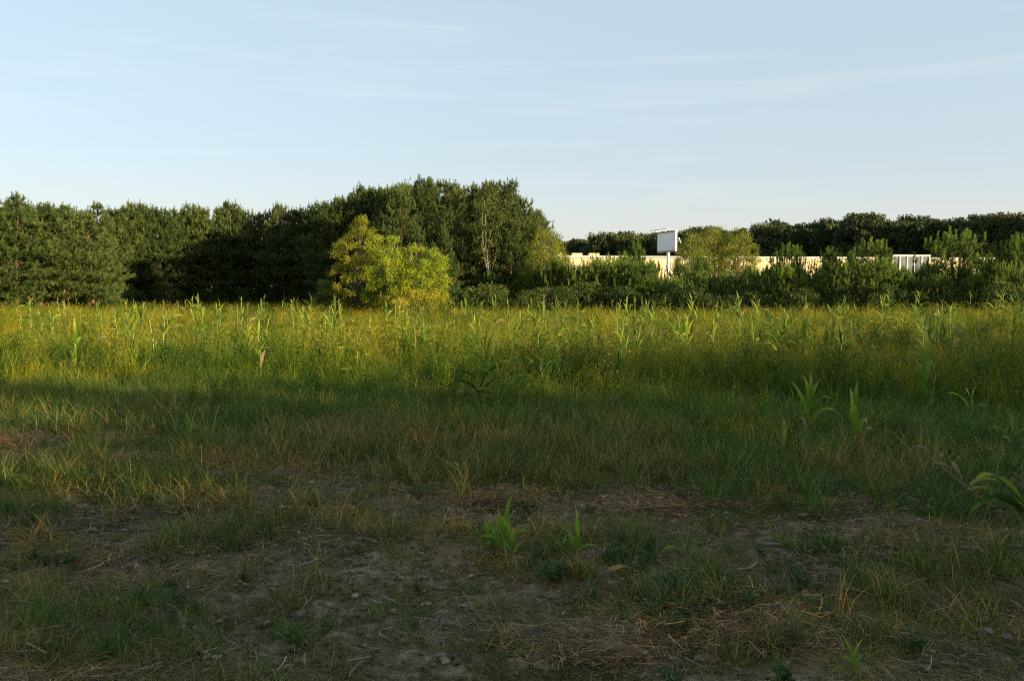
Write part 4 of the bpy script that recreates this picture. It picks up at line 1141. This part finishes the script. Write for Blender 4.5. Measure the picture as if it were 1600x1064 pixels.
i = 0
while i < 46:
    px = random.uniform(520, 1640) if random.random() < 0.8 else random.uniform(0, 520); y = random.uniform(15, 28)
    x = (px - 800) / FOC * y
    maize(x, y, random.uniform(0.8, 1.25), 'green maize plant standing in the nearer, partly shaded part of the field', nl=random.choice((5, 6, 7)), kind='d' if random.random() < 0.2 else 'g', size=random.uniform(0.7, 1.05), tas=random.choice((None, None, 0.8)))
    i += 1

# seedlings on the bare soil
GSd = 'bright maize seedlings on the bare soil'
for (px, b, t, lab, kw) in [
        (748, 874, 838, 'leftmost bright maize seedling of the group, spreading to the left', dict(nl=5, size=0.55, lean=(0.0, -0.35))),
        (763, 880, 832, 'bushy bright maize seedling at the left of the group', dict(nl=7, size=0.5)),
        (772, 878, 834, 'small bright seedling behind the bushy one', dict(nl=4, size=0.45)),
        (791, 893, 806, 'tallest bright maize seedling of the group on the bare soil', dict(nl=6, size=0.62, top_only=True)),
        (801, 898, 820, 'bright seedling on a bent reddish stalk, right in the group', dict(nl=6, size=0.58, top_only=True, lean=(0.05, 0.12))),
        (893, 896, 828, 'bright seedling with narrow leaves right of the group', dict(nl=6, size=0.5, top_only=True)),
        (901, 898, 818, 'yellow tipped seedling leaf beside the narrow one', dict(nl=3, size=0.6, top_only=True)),
        (872, 880, 850, 'small dull green seedling left of the narrow leafed one', dict(nl=3, size=0.4)),
        (1074, 908, 842, 'lone maize seedling on the soil right of the middle', dict(nl=5, size=0.5, top_only=True))]:
    maize_px(px, b, t, lab, kind='s', group=GSd, name='maize_seedling', **kw)
x, y = G(1334, 1092)
maize(x, y, 0.15, 'bright broad leafed maize seedling at the bottom right edge', nl=5, kind='s', size=0.42, group=GSd, name='maize_seedling')

# ------------------------------------------------------------------ old stalks and husks on the soil
def stalk_piece(seed, L, r0):
    r = random.Random(seed); g = Geo(); pts = []; rad = []
    for i in range(7):
        t = i / 6; pts.append((L * (t - 0.5), r.uniform(-.03, .03) * L, r.uniform(-.02, .02) * L)); rad.append(r0 * (1.25 if i in (2, 4) else 1.0) * r.uniform(.85, 1.1))
    tube(g, pts, rad, 8)
    # frayed ends
    for e in (-0.5, 0.5):
        for k in range(4):
            a = r.uniform(0, 6.28); s = 1 if e > 0 else -1
            tube(g, [(e * L, math.cos(a) * r0 * .6, math.sin(a) * r0 * .6), (e * L + s * r.uniform(.01, .035), math.cos(a) * r0 * 1.6, math.sin(a) * r0 * 1.6)], [r0 * .22, r0 * .05], 3)
    return g.mesh('stalk_piece', M['old_stalk'])
PIECE = [stalk_piece(i, 0.08 + 0.025 * i, 0.007 + 0.0012 * (i % 3)) for i in range(5)]
for (px, py, a, k) in [(1420, 843, 0.25, 3), (1415, 868, 1.9, 2), (1436, 862, 1.1, 1), (1452, 846, 0.6, 3), (1478, 832, 0.7, 4), (1470, 858, -.4, 2), (1400, 866, 2.0, 4), (1395, 880, 0.2, 1), (1390, 828, 0.4, 2), (1445, 880, 0.9, 0),
                       (1362, 842, 1.0, 1), (1333, 836, .5, 3), (1285, 885, .15, 3), (1330, 898, .5, 2), (1220, 852, .3, 0), (610, 956, 2.6, 1), (590, 962, 2.9, 0), (478, 905, .5, 3), (480, 860, 0.4, 2), (1205, 878, -.1, 1), (700, 1000, 0.1, 2), (360, 1010, 2.5, 1)]:
    x, y = G(px, py)
    o = link('maize_stalk_piece', PIECE[k], loc=(x, y, H1(x, y) + 0.018), rot=(random.uniform(0, 6), random.uniform(-.25, .25), a))
    lab = 'grey old piece of maize stalk in the heap of stubble at right' if px > 1340 else ('short grey piece of maize stalk lying on bare soil at left' if px < 800 else 'grey piece of maize stalk lying on the open soil right of the seedlings')
    tag(o, lab, 'stalk', 'old maize stalk pieces')

def husk(seed, L, W, mat='maize_dry', bend=0.8, el=0.18):
    return leaf_mesh(L, W, el, bend, seed, mat, twist=2.6, fold=0.9)
HUSK = [husk(20 + i, 0.11 + 0.025 * i, 0.013 + 0.003 * i) for i in range(4)]
for (px, py, a, k, s, lab) in [(1092, 975, -0.6, 3, 1.0, 'pale torn husk lying pointed on the soil near the bottom'), (1098, 985, -0.25, 1, 1.3, 'thin pale husk strip beside the torn one'),
                               (905, 1044, -0.35, 3, 1.7, 'long brown husk at the bottom edge of the picture'), (935, 1050, -0.2, 2, 1.6, 'orange brown husk strip at the bottom edge'),
                               (1075, 1040, -0.7, 2, 1.3, 'grey green dry leaf at the bottom edge'), (940, 925, 0.45, 3, 1.1, 'pale curved dry leaf below the narrow seedling'),
                               (870, 905, -.5, 1, 1.0, 'short dry leaf strip under the seedlings'), (1170, 1013, 0.1, 2, 1.5, 'dry leaf strip lying level near the bottom'),
                               (172, 720, 1.9, 2, 1.0, 'upright dry leaf tip in the grass at left'), (960, 1000, 0.3, 1, 1.2, 'yellowish dry leaf on the soil at the bottom'),
                               (1285, 1010, 1.3, 1, 1.0, 'pale dry leaf standing in the dark grass at bottom right')]:
    x, y = G(px, py)
    o = link('dry_leaf', HUSK[k], loc=(x, y, H1(x, y) + 0.015), rot=(0.0, -0.1 if px != 172 else -1.0, a), scale=(s, s, s)); tag(o, lab, 'leaf', 'dry maize leaves')

# fallen dry plant and the green one bent over it
x0, y0 = G(1552, 815); x1, y1 = G(1442, 752)
root = link('fallen_maize', None, loc=(x0, y0, H1(x0, y0)))
tag(root, 'fallen dry maize plant lying slanted in the grass at right', 'maize plant')
dx, dy = x1 - x0, y1 - y0
g = Geo(); tube(g, [(0, 0, 0.05), (dx * .35, dy * .35, .10), (dx * .7, dy * .7, .15), (dx * 0.95, dy * 0.95, .20)], [0.011, 0.010, 0.008, 0.004], 7, var=0.6)
link('stalk', g.mesh('stalk', M['maize_dry'], smooth=True), root)
ang = math.atan2(dy, dx)
for i, (t, k, s, da) in enumerate([(.2, 1, .7, .25), (.4, 0, .8, -.15), (.55, 3, .7, .2), (.75, 1, .7, -.2), (.9, 3, .6, .35), (0.95, 5, .55, -.3), (.3, 5, .7, -.5)]):
    link('leaf', LEAF['y'][k], root, loc=(dx * t, dy * t, .06 + .18 * t), rot=(random.uniform(-.5, .5), 0.75, ang + da), scale=(s, s * 0.6, s))
x, y = G(1622, 835)
o = link('bent_maize', None, loc=(x, y, H1(x, y)), rot=(0, 0, 0)); tag(o, 'bright green maize plant bent over with broad arching leaves at right edge', 'maize plant', GM)
link('stalk', STALK[0], o, scale=(1.3, 1.3, 0.25), rot=(0, -0.5, 0))
for i, (k, s, az, ty, zz) in enumerate([(3, .85, 2.9, 0.15, .17), (3, .95, 3.3, -.05, .15), (1, .8, 2.6, .4, .15), (5, .9, 3.5, .2, .12), (1, .8, 0.5, .2, .15), (3, .8, 3.05, 0.5, .10)]):
    link('leaf', LEAF['g' if i < 3 else 'd'][k], o, loc=(-0.1, 0, zz), rot=(0.2, ty, az), scale=(s, s * 1.5, s))
